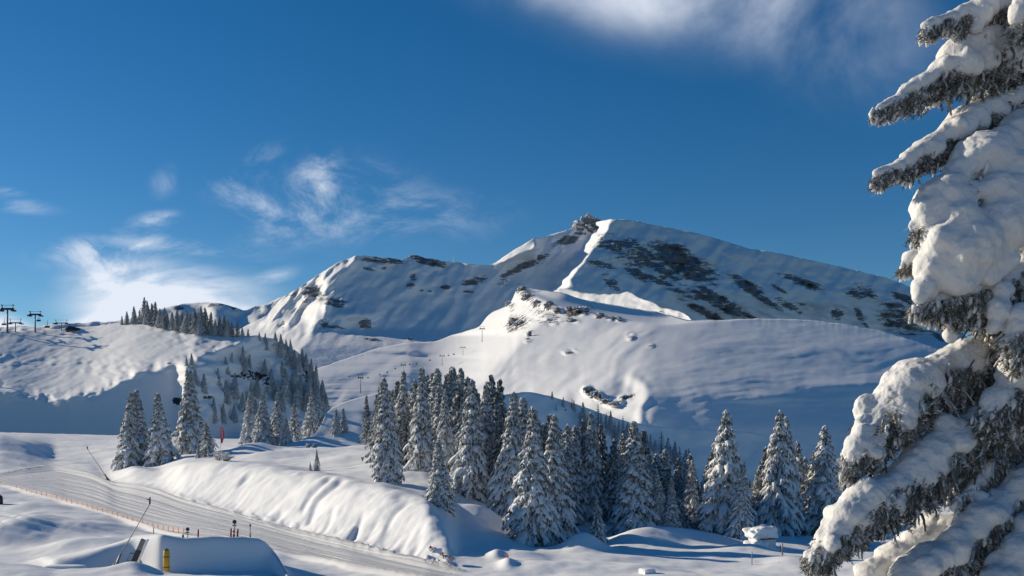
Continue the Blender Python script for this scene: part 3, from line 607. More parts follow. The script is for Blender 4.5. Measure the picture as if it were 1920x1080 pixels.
def spruce_meshes(seed, H=12.0, ratio=0.20, droop=0.75, detail=2, snow=1.0, power=0.8, gap=0.0):
    rng = np.random.RandomState(seed); R0 = H * ratio
    gs, gn, gt = Geo(), Geo(), Geo()
    n = 9; z = np.linspace(-0.6, H * 0.99, n); lean = rng.normal(0, 0.012 * H, 2)
    tp = np.stack([lean[0] * (z / H) ** 2, lean[1] * (z / H) ** 2, z], 1)
    tube(gt, tp, np.interp(z, [0, H], [0.016 * H, 0.002 * H]), np.interp(z, [0, H], [0.016 * H, 0.002 * H]), 7, (0, 1, 0), flat=1.0)
    nw = {2: 33, 1: 20, 0: 12}[detail]
    sides = {2: 6, 1: 5, 0: 4}[detail]
    lop = rng.uniform(0, 6.28)
    for wi in range(nw):
        f = 0.035 + 0.945 * (wi / (nw - 1)) ** 1.02
        zc = H * f; Rw = R0 * (1 - f) ** power * (0.92 + 0.30 * rng.rand()) * (1.0 if f > 0.1 else 0.8) + 0.10
        nb = {2: 9, 1: 7, 0: 5}[detail]
        if f > 0.85: nb = max(4, nb - 3)
        az0 = rng.rand() * 6.28
        for bi in range(nb):
            if gap and rng.rand() < gap: continue
            az = az0 + bi * 6.283 / nb + rng.normal(0, 0.22)
            L = Rw * (0.62 + 0.55 * rng.rand()) * (1 + 0.13 * math.cos(az - lop))
            z0 = zc + rng.normal(0, 0.012 * H)
            dr = droop * (0.75 + 0.5 * rng.rand()) * (0.55 + 0.45 * (1 - f))
            ns = {2: 6, 1: 4, 0: 3}[detail]
            u = np.linspace(0.12, 1.0, ns); bend = rng.normal(0, 0.14)
            aa = az + bend * u
            P = np.stack([L * u * np.cos(aa), L * u * np.sin(aa), z0 + L * (0.10 * u - dr * u ** 1.7)], 1)
            P[:, :2] += lean * (zc / H) ** 2
            w0 = (0.075 + 0.085 * L) * snow * (0.75 + 0.5 * rng.rand()) * H / 12
            prof = np.array([0.45, 0.8, 1.0, 1.05, 0.85, 0.42]) if ns == 6 else (np.array([0.55, 1.0, 0.95, 0.4]) if ns == 4 else np.array([0.6, 1.0, 0.4]))
            wv = w0 * prof * (1 + 0.22 * rng.normal(size=ns)).clip(0.5, 1.6)
            Ps = P.copy(); Ps[:, 2] += wv * 0.35
            tube(gs, Ps, wv, wv * 0.72, sides, flat=0.5, rng=rng, rough=0.10)
            out_ = np.array([math.cos(az), math.sin(az), 0]); sd = np.array([-math.sin(az), math.cos(az), 0])
            if detail == 2:
                for (uu, sg) in ((0.34, 1), (0.40, -1), (0.58, 1), (0.66, -1), (0.84, 1), (0.86, -1)):
                    if rng.rand() < 0.15: continue
                    b0 = np.array([np.interp(uu, u, P[:, k]) for k in range(3)])
                    l2 = (0.30 * L * (1.15 - uu) + 0.16) * (0.7 + 0.6 * rng.rand())
                    d = out_ * (0.55 + 0.2 * rng.rand()) + sd * sg * 0.8
                    v = np.linspace(0, 1, 4)
                    Q = b0 + d[None] * (l2 * v)[:, None]; Q[:, 2] -= l2 * (0.15 * v + 0.85 * v ** 2) * (0.7 + 0.6 * rng.rand())
                    w2 = w0 * 0.62 * (0.8 + 0.4 * rng.rand()) * np.array([0.8, 1.0, 0.8, 0.35])
                    Q2 = Q.copy(); Q2[:, 2] += 0.25 * w2
                    tube(gs, Q2, w2, w2 * 0.7, 4, flat=0.5, rng=rng, rough=0.12)
                    for k in range(3):
                        c = Q[rng.randint(1, 4)] + rng.normal(0, 0.04, 3); hl = (0.16 + 0.28 * rng.rand()) * H / 12; wd = 0.07 * H / 12
                        s2 = rng.normal(size=3); s2[2] *= .3; s2 /= np.linalg.norm(s2)
                        gn.add([c - s2 * wd, c + s2 * wd, c + out_ * 0.06 - np.array([0, 0, hl])], [(0, 1, 2)], a=rng.rand() ** 1.3)
            nf = {2: 13, 1: 9, 0: 5}[detail]
            for k in range(nf):
                uu = rng.uniform(0.12, 1.02); c = np.array([np.interp(uu, u, P[:, k2]) for k2 in range(3)])
                c = c + sd * rng.normal(0, 0.10 * L * (1.2 - uu) + 0.04) + np.array([0, 0, -0.01 * H * rng.rand()])
                hl = (0.22 + 0.34 * rng.rand()) * H / 12 * (1.0 if detail == 2 else 1.4); wd = (0.09 if detail == 2 else 0.17) * H / 12
                th = rng.rand() * 3.14; s2 = np.array([math.cos(th), math.sin(th), rng.normal(0, .2)])
                gn.add([c - s2 * wd, c + s2 * wd, c + out_ * 0.10 * rng.rand() - np.array([0, 0, hl])], [(0, 1, 2)], a=rng.rand() ** 1.5)
    # leader
    zt = np.array([H * 0.95, H * 0.98, H * 1.0]); P = np.stack([lean[0] + zt * 0, lean[1] + zt * 0, zt], 1)
    tube(gs, P, np.array([0.10, 0.11, 0.05]) * H / 12 * snow, np.array([0.10, 0.11, 0.05]) * H / 12 * snow, 5, (0, 1, 0), flat=1)
    return gt.mesh('trunk'), gn.mesh('needles', False, 'frost'), gs.mesh('snow_load')
ONES = 'zeroth first second third fourth fifth sixth seventh eighth ninth tenth eleventh twelfth thirteenth fourteenth fifteenth sixteenth seventeenth eighteenth nineteenth twentieth'.split()
def nth(i):
    if i <= 20: return ONES[i]
    if i % 10 == 0: return ('', '', '', 'thirtieth', 'fortieth', 'fiftieth', 'sixtieth', 'seventieth')[i // 10]
    return ('twenty', 'thirty', 'forty', 'fifty', 'sixty', 'seventy')[i // 10 - 2] + ' ' + ONES[i % 10]
def rank(lst): 
    o = sorted(range(len(lst)), key=lambda k: (lst[k][0], lst[k][1])); r = [0] * len(lst)
    for n_, k in enumerate(o): r[k] = n_ + 1
    return r
PROTO = {}
def proto(kind):
    if kind not in PROTO:
        k, v = kind
        if k == 'big': ms = spruce_meshes(100 + v, 12, 0.185 + 0.012 * (v % 3), 0.9, 2, 1.05, 1.05)
        elif k == 'slim': ms = spruce_meshes(200 + v, 12, 0.14, 1.05, 2, 1.05, 0.95)
        elif k == 'dark': ms = spruce_meshes(300 + v, 12, 0.18, 0.7, 1, 0.55, 0.8)
        elif k == 'mid': ms = spruce_meshes(400 + v, 12, 0.19, 0.8, 2, 1.0, 0.95)
        elif k == 'gappy': ms = spruce_meshes(500 + v, 12, 0.22, 0.8, 2, 1.2, 0.85, 0.2)
        elif k == 'tiny': ms = spruce_meshes(600 + v, 12, 0.20, 0.6, 0, 0.5, 0.85)
        elif k == 'young': ms = spruce_meshes(700 + v, 12, 0.26, 0.7, 1, 1.0, 0.9)
        for me_, mt in zip(ms, (M_bark, M_needle, M_bsnow)): me_.materials.append(mt)
        PROTO[kind] = ms
    return PROTO[kind]
trng = random.Random(11)
def spruce(kind, px, D, top, label, group, layer=None, base=None, wide=1.0):
    if layer:
        D = at_layer(layer, px, base); z = zof(base, D) - 0.15
    else:
        z = gz1(px, D) - 0.10
    h = zof(top, D) - z
    if h <= 0.3: print('tree under ground', px, D, top, h); return
    r = empty('spruce', ((px - 960) / F * D, D, z), trng.uniform(0, 6.28)); s = h / 12.0; wide = wide * trng.uniform(.88, 1.14); r.scale = (s * wide, s * wide, s); r.rotation_euler = (trng.gauss(0, .022), trng.gauss(0, .022), r.rotation_euler.z)
    tag(r, label, 'spruce', group)
    t, nd, sw = proto(kind)
    link('trunk', t, None, r); link('needles', nd, None, r); link('snow_load', sw, None, r)
    return r
g1 = 'snow covered spruces standing left beside the piste bend'
for a in [
 (('big', 0), 240, 176, 734, 'tall snowy spruce at the left edge of the left clump by the piste bend'),
 (('big', 1), 264, 178, 730, 'tall snowy spruce second from left in the left clump by the piste bend'),
 (('big', 2), 300, 174, 736, 'broad snowy spruce standing third in the clump at the piste bend, above the snow lance'),
 (('big', 3), 358, 186, 692, 'tallest and broadest spruce of the left clump, in front of the shaded cliff'),
 (('young', 0), 388, 166, 792, 'small frosted spruce at the right foot of the tallest left spruce, by the pink flag'),
 (('young', 1), 372, 164, 832, 'very small snowy spruce tucked below the tallest left spruce'),
 (('big', 4), 466, 205, 734, 'single slender snowy spruce right of the pink flag'),
 (('big', 5), 493, 186, 736, 'left spruce of the tight dark trio right of the pink flag'),
 (('big', 0), 519, 190, 736, 'tallest middle spruce of the tight trio right of the pink flag'),
 (('mid', 0), 538, 186, 782, 'low right hand spruce of the tight trio above the bank'),
 (('big', 2), 586, 235, 732, 'heavily laden broad spruce in front of the dark overhang right of the trio'),
 (('young', 2), 553, 230, 758, 'small pale spruce between the trio and the heavily laden spruce'),
 (('mid', 1), 631, 222, 768, 'left one of two small spruces at the left foot of the sunlit knoll'),
 (('mid', 2), 645, 224, 765, 'right one of two small spruces at the left foot of the sunlit knoll')]:
    spruce(a[0], a[1], a[2], a[3], a[4], g1, wide=1.15)
g2 = 'snow covered spruces of the wood in the middle'
wood = [
 (('dark', 0), 690, 196, 742, 'dark slim spruce at the far left edge of the middle wood', .8),
 (('dark', 1), 704, 192, 738, 'dark spruce just behind the front left spruce of the middle wood', .8),
 (('slim', 0), 724, 98, 708, 'tall slender drooping spruce alone on the bank at the left front of the wood', 1.15),
 (('big', 1), 752, 128, 694, 'spruce with rounded white top right behind the left front spruce', .9),
 (('dark', 2), 772, 150, 716, 'dark spruce between the first tall spruces of the wood', 1),
 (('big', 3), 790, 112, 688, 'tall pale spruce with broad drooping skirts above the bank', .85),
 (('slim', 1), 812, 120, 690, 'narrow spruce with dark gaps at the top of the wood left of centre', 1),
 (('big', 4), 832, 104, 730, 'spruce standing behind the young drooping spruce on the bank', .8),
 (('slim', 2), 846, 128, 688, 'left of the twin tall spruces at the top centre of the wood', 1),
 (('slim', 0), 860, 132, 690, 'right of the twin tall spruces at the top centre of the wood', 1),
 (('big', 0), 884, 100, 710, 'big full spruce with layered snowy branches in the middle of the wood', .95),
 (('big', 5), 906, 110, 716, 'spruce pressed against the right side of the big full spruce', .8),
 (('dark', 0), 921, 150, 702, 'left of two dark spruces rising behind the wood', .85),
 (('dark', 3), 936, 152, 708, 'right of two dark spruces rising behind the wood', .85),
 (('slim', 3), 824, 83, 826, 'young drooping spruce in front of the wood on the right end of the bank', 1.3),
 (('big', 2), 956, 94, 734, 'spruce with a jagged top at the right of the gap in the wood', .85),
 (('slim', 1), 972, 100, 744, 'thin spruce squeezed beside the jagged topped spruce', 1),
 (('big', 3), 1002, 82, 762, 'large front spruce with branches reaching down to the pink marker gully', .95),
 (('big', 1), 1034, 86, 778, 'large spruce overlapping the right side of the large front spruce', .9),
 (('mid', 0), 1058, 100, 794, 'shaded spruce right behind the large front pair', .9),
 (('mid', 3), 1082, 112, 806, 'small topped shaded spruce beyond the large front pair', .9),
 (('big', 4), 1110, 104, 772, 'tall shaded spruce over the dark hollow with the tiny spruce', .9),
 (('dark', 1), 1132, 108, 794, 'dark spruce on the right side of the dark hollow', 1),
 (('young', 3), 1121, 84, 938, 'tiny frosted spruce standing in the dark hollow of the wood', .9),
 (('mid', 1), 1166, 96, 858, 'low shaded spruce right of the dark hollow', .9),
 (('slim', 2), 1196, 94, 790, 'pale spire topped spruce right of the dark hollow', 1.1),
 (('mid', 2), 1214, 100, 826, 'shaded spruce behind the pale spire topped spruce', .9),
 (('mid', 0), 1238, 94, 878, 'low slim shaded spruce above the swelling snow drift', .8),
 (('slim', 3), 1260, 93, 898, 'narrow pale young spruce above the swelling snow drift', 1.1),
 (('mid', 3), 1290, 97, 862, 'shaded spruce just left of the big sunlit spruce on the right', .8),
 (('gappy', 0), 1354, 94, 768, 'big sunlit spruce with ragged branches right of the wood', .9),
 (('big', 5), 1390, 90, 866, 'pale smaller spruce leaning against the big sunlit spruce by the snowed up hut', .95),
 (('gappy', 1), 1452, 104, 768, 'left spruce of the pair behind the snowed up hut', .75),
 (('gappy', 2), 1476, 106, 782, 'right spruce of the pair behind the snowed up hut', .8),
 (('mid', 1), 1497, 110, 830, 'lower shaded spruce at the right of the pair behind the hut', .8),
 (('gappy', 3), 1548, 106, 798, 'broad snowy spruce near the foreground branches on the right', .9),
 (('mid', 2), 1580, 112, 842, 'shaded spruce half hidden by the foreground branches', 1),
 (('young', 1), 1562, 92, 950, 'low snowy spruce peeping out above the lowest foreground branch', 1),
 (('big', 0), 1640, 112, 820, 'spruce seen through the foreground branches on the right', 1),
]
for a in wood: spruce(a[0], a[1], a[2], a[3], a[4], g2, wide=a[5] * 1.15)
# the dense middle of the wood: trees that only show a tip or a side between the others
inner = [(738, 142, 730), (762, 120, 760), (800, 140, 702), (822, 150, 706), (868, 146, 720), (895, 140, 726), (945, 120, 760), (985, 112, 762), (1012, 116, 788), (1045, 122, 800), (1068, 128, 806), (1098, 125, 800), (1148, 124, 836), (1180, 120, 846), (1226, 116, 866), (1276, 116, 896), (1152, 108, 880), (1128, 118, 850), (1310, 112, 900), (1145, 104, 822), (1172, 112, 812), (1206, 118, 806), (1222, 110, 850), (1248, 108, 868), (1270, 106, 880), (1300, 104, 888), (1325, 108, 880), (746, 138, 712), (806, 128, 696), (838, 140, 700), (876, 128, 706), (928, 132, 730), (994, 104, 778), (1022, 108, 776), (1076, 104, 798), (1092, 112, 786), (1420, 112, 880), (1405, 116, 900), (1243, 102, 842), (1274, 112, 858), (1296, 118, 850), (1186, 106, 836), (1318, 100, 902), (712, 124, 726), (730, 120, 742), (756, 134, 722), (782, 126, 712), (795, 124, 716), (826, 116, 722), (855, 118, 712), (872, 110, 738), (898, 118, 734), (914, 120, 742), (940, 108, 756), (966, 110, 768), (1016, 98, 792), (1050, 104, 806), (1066, 110, 796), (1100, 110, 806), (1125, 114, 802), (1158, 104, 846), (1192, 108, 822), (1218, 104, 852), (1254, 100, 876), (1284, 104, 866), (1336, 104, 846), (1374, 108, 842), (1436, 112, 836), (1516, 112, 856), (1530, 108, 846)]
rk = rank(inner)
for i, (px, D, top) in enumerate(inner):
    spruce((('mid', 'dark')[i % 2], i % 4), px, D, top, nth(rk[i]) + ' from the left of the half hidden spruces inside the middle wood', 'spruces inside the middle wood', wide=1.25)
# a pair of saplings on the bank
spruce(('young', 0), 594, 119, 842, 'taller of two tiny frosted spruces sticking out of the snowy bank', 'saplings on the bank', wide=.8)
spruce(('young', 2), 582, 119, 866, 'smaller of two tiny frosted spruces sticking out of the snowy bank', 'saplings on the bank')
# row on top of the left hill
g3 = 'spruces along the top of the left hill'
row = [(229, 608, 592), (238, 607, 583), (252, 605, 574), (262, 606, 580), (270, 604, 557), (277, 604, 564), (285, 604, 568), (292, 606, 565), (300, 612, 578), (307, 616, 576), (314, 612, 586), (323, 617, 584), (332, 620, 580), (341, 621, 584), (350, 622, 580), (358, 623, 588), (366, 623, 578), (376, 624, 574), (386, 625, 576), (394, 626, 584), (404, 629, 598), (412, 630, 592), (420, 630, 590), (428, 630, 598), (436, 631, 604), (445, 631, 602), (454, 631, 612), (465, 631, 616)]
rk = rank(row)
for i, (px, b_, t_) in enumerate(row):
    p, PY, Dd = LAYERS['snow_hill']; bb = max(b_, float(np.interp(px, p, PY[:, -1])) + 1)
    lab = {4: 'tallest dark spruce on the crest of the left hill', 0: 'leftmost little spruce on the crest of the left hill', 8: 'frosted spruce standing slightly below the crest of the left hill', len(row) - 1: 'rightmost little spruce at the end of the hilltop row'}.get(i, nth(rk[i]) + ' little spruce from the left in the row along the hilltop')
    spruce((('dark', 'mid')[i % 3 == 2], i % 4), px, 0, t_, lab, g3, 'snow_hill', bb, 1.25)
# trees clinging to the shaded flank of the hill
g4 = 'spruces on the shaded flank of the left hill'
flank = [(455, 682, 648), (460, 700, 670), (500, 655, 634), (512, 662, 642), (524, 668, 640), (540, 682, 650), (552, 692, 656), (560, 705, 662), (572, 722, 690), (580, 745, 706), (588, 765, 716), (596, 778, 722), (604, 790, 740), (390, 668, 650), (405, 672, 655), (360, 690, 662), (350, 685, 668), (435, 680, 660), (415, 760, 706), (425, 755, 712), (400, 790, 745), (440, 745, 700), (455, 770, 735), (520, 720, 680), (508, 735, 690), (535, 740, 690), (548, 735, 700), (418, 792, 757), (432, 798, 770), (470, 750, 715), (530, 705, 675), (563, 745, 705), (574, 770, 730), (375, 700, 664), (366, 720, 690), (382, 735, 700), (408, 720, 690), (424, 700, 668), (448, 720, 690), (484, 745, 706), (496, 700, 672), (520, 750, 712), (468, 690, 664), (545, 715, 676), (555, 760, 716), (480, 780, 748), (440, 790, 758), (530, 770, 735), (507, 770, 738), (582, 735, 700), (591, 750, 712), (486, 638, 622), (497, 640, 624), (506, 641, 620), (516, 646, 622), (527, 650, 626), (537, 654, 636), (545, 662, 636), (556, 672, 645), (566, 682, 652), (574, 694, 660), (583, 704, 672), (592, 718, 684), (600, 734, 700), (606, 752, 712), (612, 770, 736)]
flank = [f_ for k_, f_ in enumerate(flank) if k_ % 5 != 3]
rk = rank(flank)
for i, (px, b_, t_) in enumerate(flank):
    spruce(('mid', i % 4), px, 0, t_, nth(rk[i]) + ' shaded spruce from the left on the dark flank of the left hill', g4, 'snow_hill', b_, 1.2)
# small trees on the shaded spur and below the dome
g5 = 'small spruces on the shaded spur behind the wood'
sp = [(1035, 748, 733), (1043, 752, 738), (1056, 760, 742), (1072, 764, 746), (1076, 768, 748), (1088, 790, 757), (1094, 795, 754), (1102, 792, 764), (1110, 798, 762), (1122, 800, 758), (1128, 805, 768), (1136, 806, 768), (1145, 808, 770), (1152, 812, 774), (1160, 816, 776), (1168, 812, 780), (1176, 815, 782), (1205, 828, 800), (1212, 835, 808), (1220, 842, 812), (1228, 840, 816), (1240, 850, 808), (1250, 858, 812), (1258, 860, 822), (1266, 866, 826), (1275, 872, 824), (1284, 880, 832), (1292, 876, 840), (1300, 884, 846), (1232, 870, 836), (1216, 862, 830), (1180, 845, 815), (1192, 850, 820)]
rk = rank(sp)
for i, (px, b_, t_) in enumerate(sp):
    p, PY, Dd = LAYERS['shaded_spur']; bb = max(b_, float(np.interp(px, p, PY[:, -1])) + 1)
    dy = trng.uniform(0, 22) if i % 3 else 0.0; bb += dy; t_ += dy
    spruce(('tiny', i % 4) if i % 2 else ('mid', i % 4), px, 0, t_, nth(rk[i]) + ' small dark spruce from the left on the shaded spur behind the wood', g5, 'shaded_spur', bb, 1.2)

# ------------------------------------------------------------------ the big snow laden spruce close by on the right
def near_materials():
    m, nt, b = material('near_needles')
    at = N(nt, 'ShaderNodeAttribute', attribute_name='frost')
    cr = N(nt, 'ShaderNodeValToRGB'); nt.links.new(at.outputs['Fac'], cr.inputs[0])
    e = cr.color_ramp.elements; e[0].position = 0.0; e[0].color = (0.030, 0.032, 0.022, 1); e[1].position = 1.0; e[1].color = (0.72, 0.73, 0.73, 1)
    x = cr.color_ramp.elements.new(0.55); x.color = (0.23, 0.225, 0.20, 1)
    x = cr.color_ramp.elements.new(0.8); x.color = (0.46, 0.455, 0.44, 1)
    nt.links.new(cr.outputs[0], b.inputs['Base Color']); setin(b, Roughness=0.8); b.inputs['Specular IOR Level'].default_value = 0.2
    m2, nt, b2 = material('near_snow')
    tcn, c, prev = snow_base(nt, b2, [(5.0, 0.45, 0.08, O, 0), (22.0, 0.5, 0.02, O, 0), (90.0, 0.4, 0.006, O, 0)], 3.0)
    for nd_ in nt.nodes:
        if nd_.bl_idname == 'ShaderNodeMix': nd_.inputs[6].default_value = (.64, .64, .64, 1); nd_.inputs[7].default_value = (.75, .745, .735, 1)  # greyer than other snow: dim facing to the sun put into the colour
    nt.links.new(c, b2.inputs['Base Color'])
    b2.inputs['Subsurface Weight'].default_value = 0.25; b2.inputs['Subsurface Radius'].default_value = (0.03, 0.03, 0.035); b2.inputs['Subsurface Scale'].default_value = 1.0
    return m, m2
M_nneedle, M_nsnow = near_materials()
nrng = np.random.RandomState(77)
def remeshed(name, balls, voxel, noise_amp):
    """one smooth body of snow out of many overlapping lumps"""
    bm = bmesh.new(); bmesh.ops.create_icosphere(bm, subdivisions=2, radius=1.0)
    v0 = np.array([v.co[:] for v in bm.verts]); f0 = np.array([[v.index for v in f.verts] for f in bm.faces]); bm.free()
    Vs, Fs = [], []
    for k, (c, r) in enumerate(balls):
        Vs.append(v0 * np.asarray(r)[None] + np.asarray(c)[None]); Fs.append(f0 + k * len(v0))
    me = mesh_np('lumps', np.concatenate(Vs), np.concatenate(Fs))
    o = bpy.data.objects.new('lumps', me); COL.objects.link(o)
    md = o.modifiers.new('r', 'REMESH'); md.mode = 'VOXEL'; md.voxel_size = voxel; md.use_smooth_shade = True
    s = o.modifiers.new('s', 'SMOOTH'); s.factor = 0.5; s.iterations = 14
    dg = bpy.context.evaluated_depsgraph_get(); me2 = bpy.data.meshes.new_from_object(o.evaluated_get(dg))
    bpy.data.objects.remove(o); bpy.data.meshes.remove(me)
    n = len(me2.vertices); co = np.zeros(n * 3, np.float32); me2.vertices.foreach_get('co', co); co = co.reshape(-1, 3).astype(float)
    nr = np.zeros(n * 3, np.float32); me2.vertices.foreach_get('normal', nr); nr = nr.reshape(-1, 3)
    d = noise_amp * (1.3 * fbm(co[:, 0] * 2.6, co[:, 1] * 2.6, co[:, 2] * 2.6, 3) + 0.34 * fbm(co[:, 0] * 9, co[:, 1] * 9, co[:, 2] * 9, 3) + 0.26 * fbm(co[:, 0] * 26, co[:, 1] * 26, co[:, 2] * 26, 2))
    co = co + nr * d[:, None]
    me2.vertices.foreach_set('co', co.astype(np.float32).ravel())
    me2.polygons.foreach_set('use_smooth', np.ones(len(me2.polygons), bool)); me2.update(); me2.name = name
    return me2
def islands(me):
    n = len(me.vertices); ed = np.zeros(len(me.edges) * 2, np.int32); me.edges.foreach_get('vertices', ed); ed = ed.reshape(-1, 2)
    lab = np.arange(n)
    while True:
        m = np.minimum(lab[ed[:, 0]], lab[ed[:, 1]]); l2 = lab.copy()
        np.minimum.at(l2, ed[:, 0], m); np.minimum.at(l2, ed[:, 1], m); l2 = l2[l2]
        if (l2 == lab).all(): break
        lab = l2
    ids, cnt = np.unique(lab, return_counts=True)
    if len(ids) == 1: return [me]
    co = np.zeros(n * 3, np.float32); me.vertices.foreach_get('co', co); co = co.reshape(-1, 3)
    lp = np.zeros(len(me.loops), np.int32); me.loops.foreach_get('vertex_index', lp)
    ls = np.zeros(len(me.polygons), np.int32); me.polygons.foreach_get('loop_start', ls); lt = np.zeros(len(me.polygons), np.int32); me.polygons.foreach_get('loop_total', lt)
    out_ = []
    for i in ids[np.argsort(-cnt)]:
        vm = lab == i; remap = np.cumsum(vm) - 1; fs = []
        if vm.sum() < 60: continue
        for k in (3, 4):
            sel = ls[(lt == k) & vm[lp[ls]]]
            if len(sel): fs.append(remap[lp[sel[:, None] + np.arange(k)[None]]])
        out_.append(mesh_np('snow_load', co[vm], fs))
    return out_
def P3(px, py, D): return np.array(pt(px, py, D))
# templates of hanging twigs: a drooping strand dressed with needles, 1 long, hanging to -z
def twig_template(rng):
    V, T = [], []
    n = 6; z = np.linspace(0, -1, n); x = 0.22 * np.sin(np.linspace(0, 1.6, n)) * rng.normal(1, .4); y = rng.normal(0, .05, n).cumsum()
    C = np.stack([x, y, z], 1); rad = np.linspace(0.11, 0.045, n)
    for i in range(n - 1):
        for k in range(3):
            a = 2.1 * k; d = np.array([math.cos(a), math.sin(a), 0]); a2 = 2.1 * (k + 1); d2 = np.array([math.cos(a2), math.sin(a2), 0])
            b = len(V); V += [C[i] + d * rad[i], C[i] + d2 * rad[i], C[i + 1] + d2 * rad[i + 1], C[i + 1] + d * rad[i + 1]]; T += [(b, b + 1, b + 2), (b, b + 2, b + 3)]
    for q in range(18):
        t = rng.rand(); c = np.array([np.interp(t, np.linspace(0, 1, n), C[:, k]) for k in range(3)])
        a = rng.rand() * 6.28; o_ = np.array([math.cos(a), math.sin(a), -0.7 - 0.5 * rng.rand()]); L = 0.12 + 0.12 * rng.rand()
        s = np.array([-math.sin(a), math.cos(a), 0]) * 0.03
        b = len(V); V += [c - s, c + s, c + o_ * L]; T.append((b, b + 1, b + 2))
    return np.array(V), np.array(T)
TW = [twig_template(np.random.RandomState(900 + i)) for i in range(8)]
def tuft_template(rng):
    V, T = [], []
    for q in range(22):
        t = rng.rand(); c = np.array([rng.normal(0, .07), rng.normal(0, .07), -t])
        a = rng.rand() * 6.28; L = rng.uniform(.22, .50) * (1.1 - .5 * t); o_ = np.array([math.cos(a), math.sin(a), rng.uniform(-1.1, .1)]) * L
        s = np.cross(o_, rng.normal(size=3)); s = s / (np.linalg.norm(s) + 1e-6) * rng.uniform(.05, .10)
        b = len(V); V += [c - s, c + s, c + o_]; T.append((b, b + 1, b + 2))
    return np.array(V), np.array(T)
TF = [tuft_template(np.random.RandomState(950 + i)) for i in range(8)]
near = empty('snowy_spruce', P3(2010, 800, 12.6) - np.array([0, 0, 7.0]))
base_loc = np.array(near.location)
tag(near, 'huge snow laden spruce close by on the right edge, its heavy branches drooping left', 'spruce')
tz = np.linspace(-0.3, 16, 14); g = Geo(); tube(g, np.stack([0 * tz, 0 * tz, tz], 1), np.interp(tz, [0, 16], [.24, .05]), np.interp(tz, [0, 16], [.24, .05]), 12, (0, 1, 0), flat=1)
link('trunk', g.mesh('trunk'), M_bark, near)
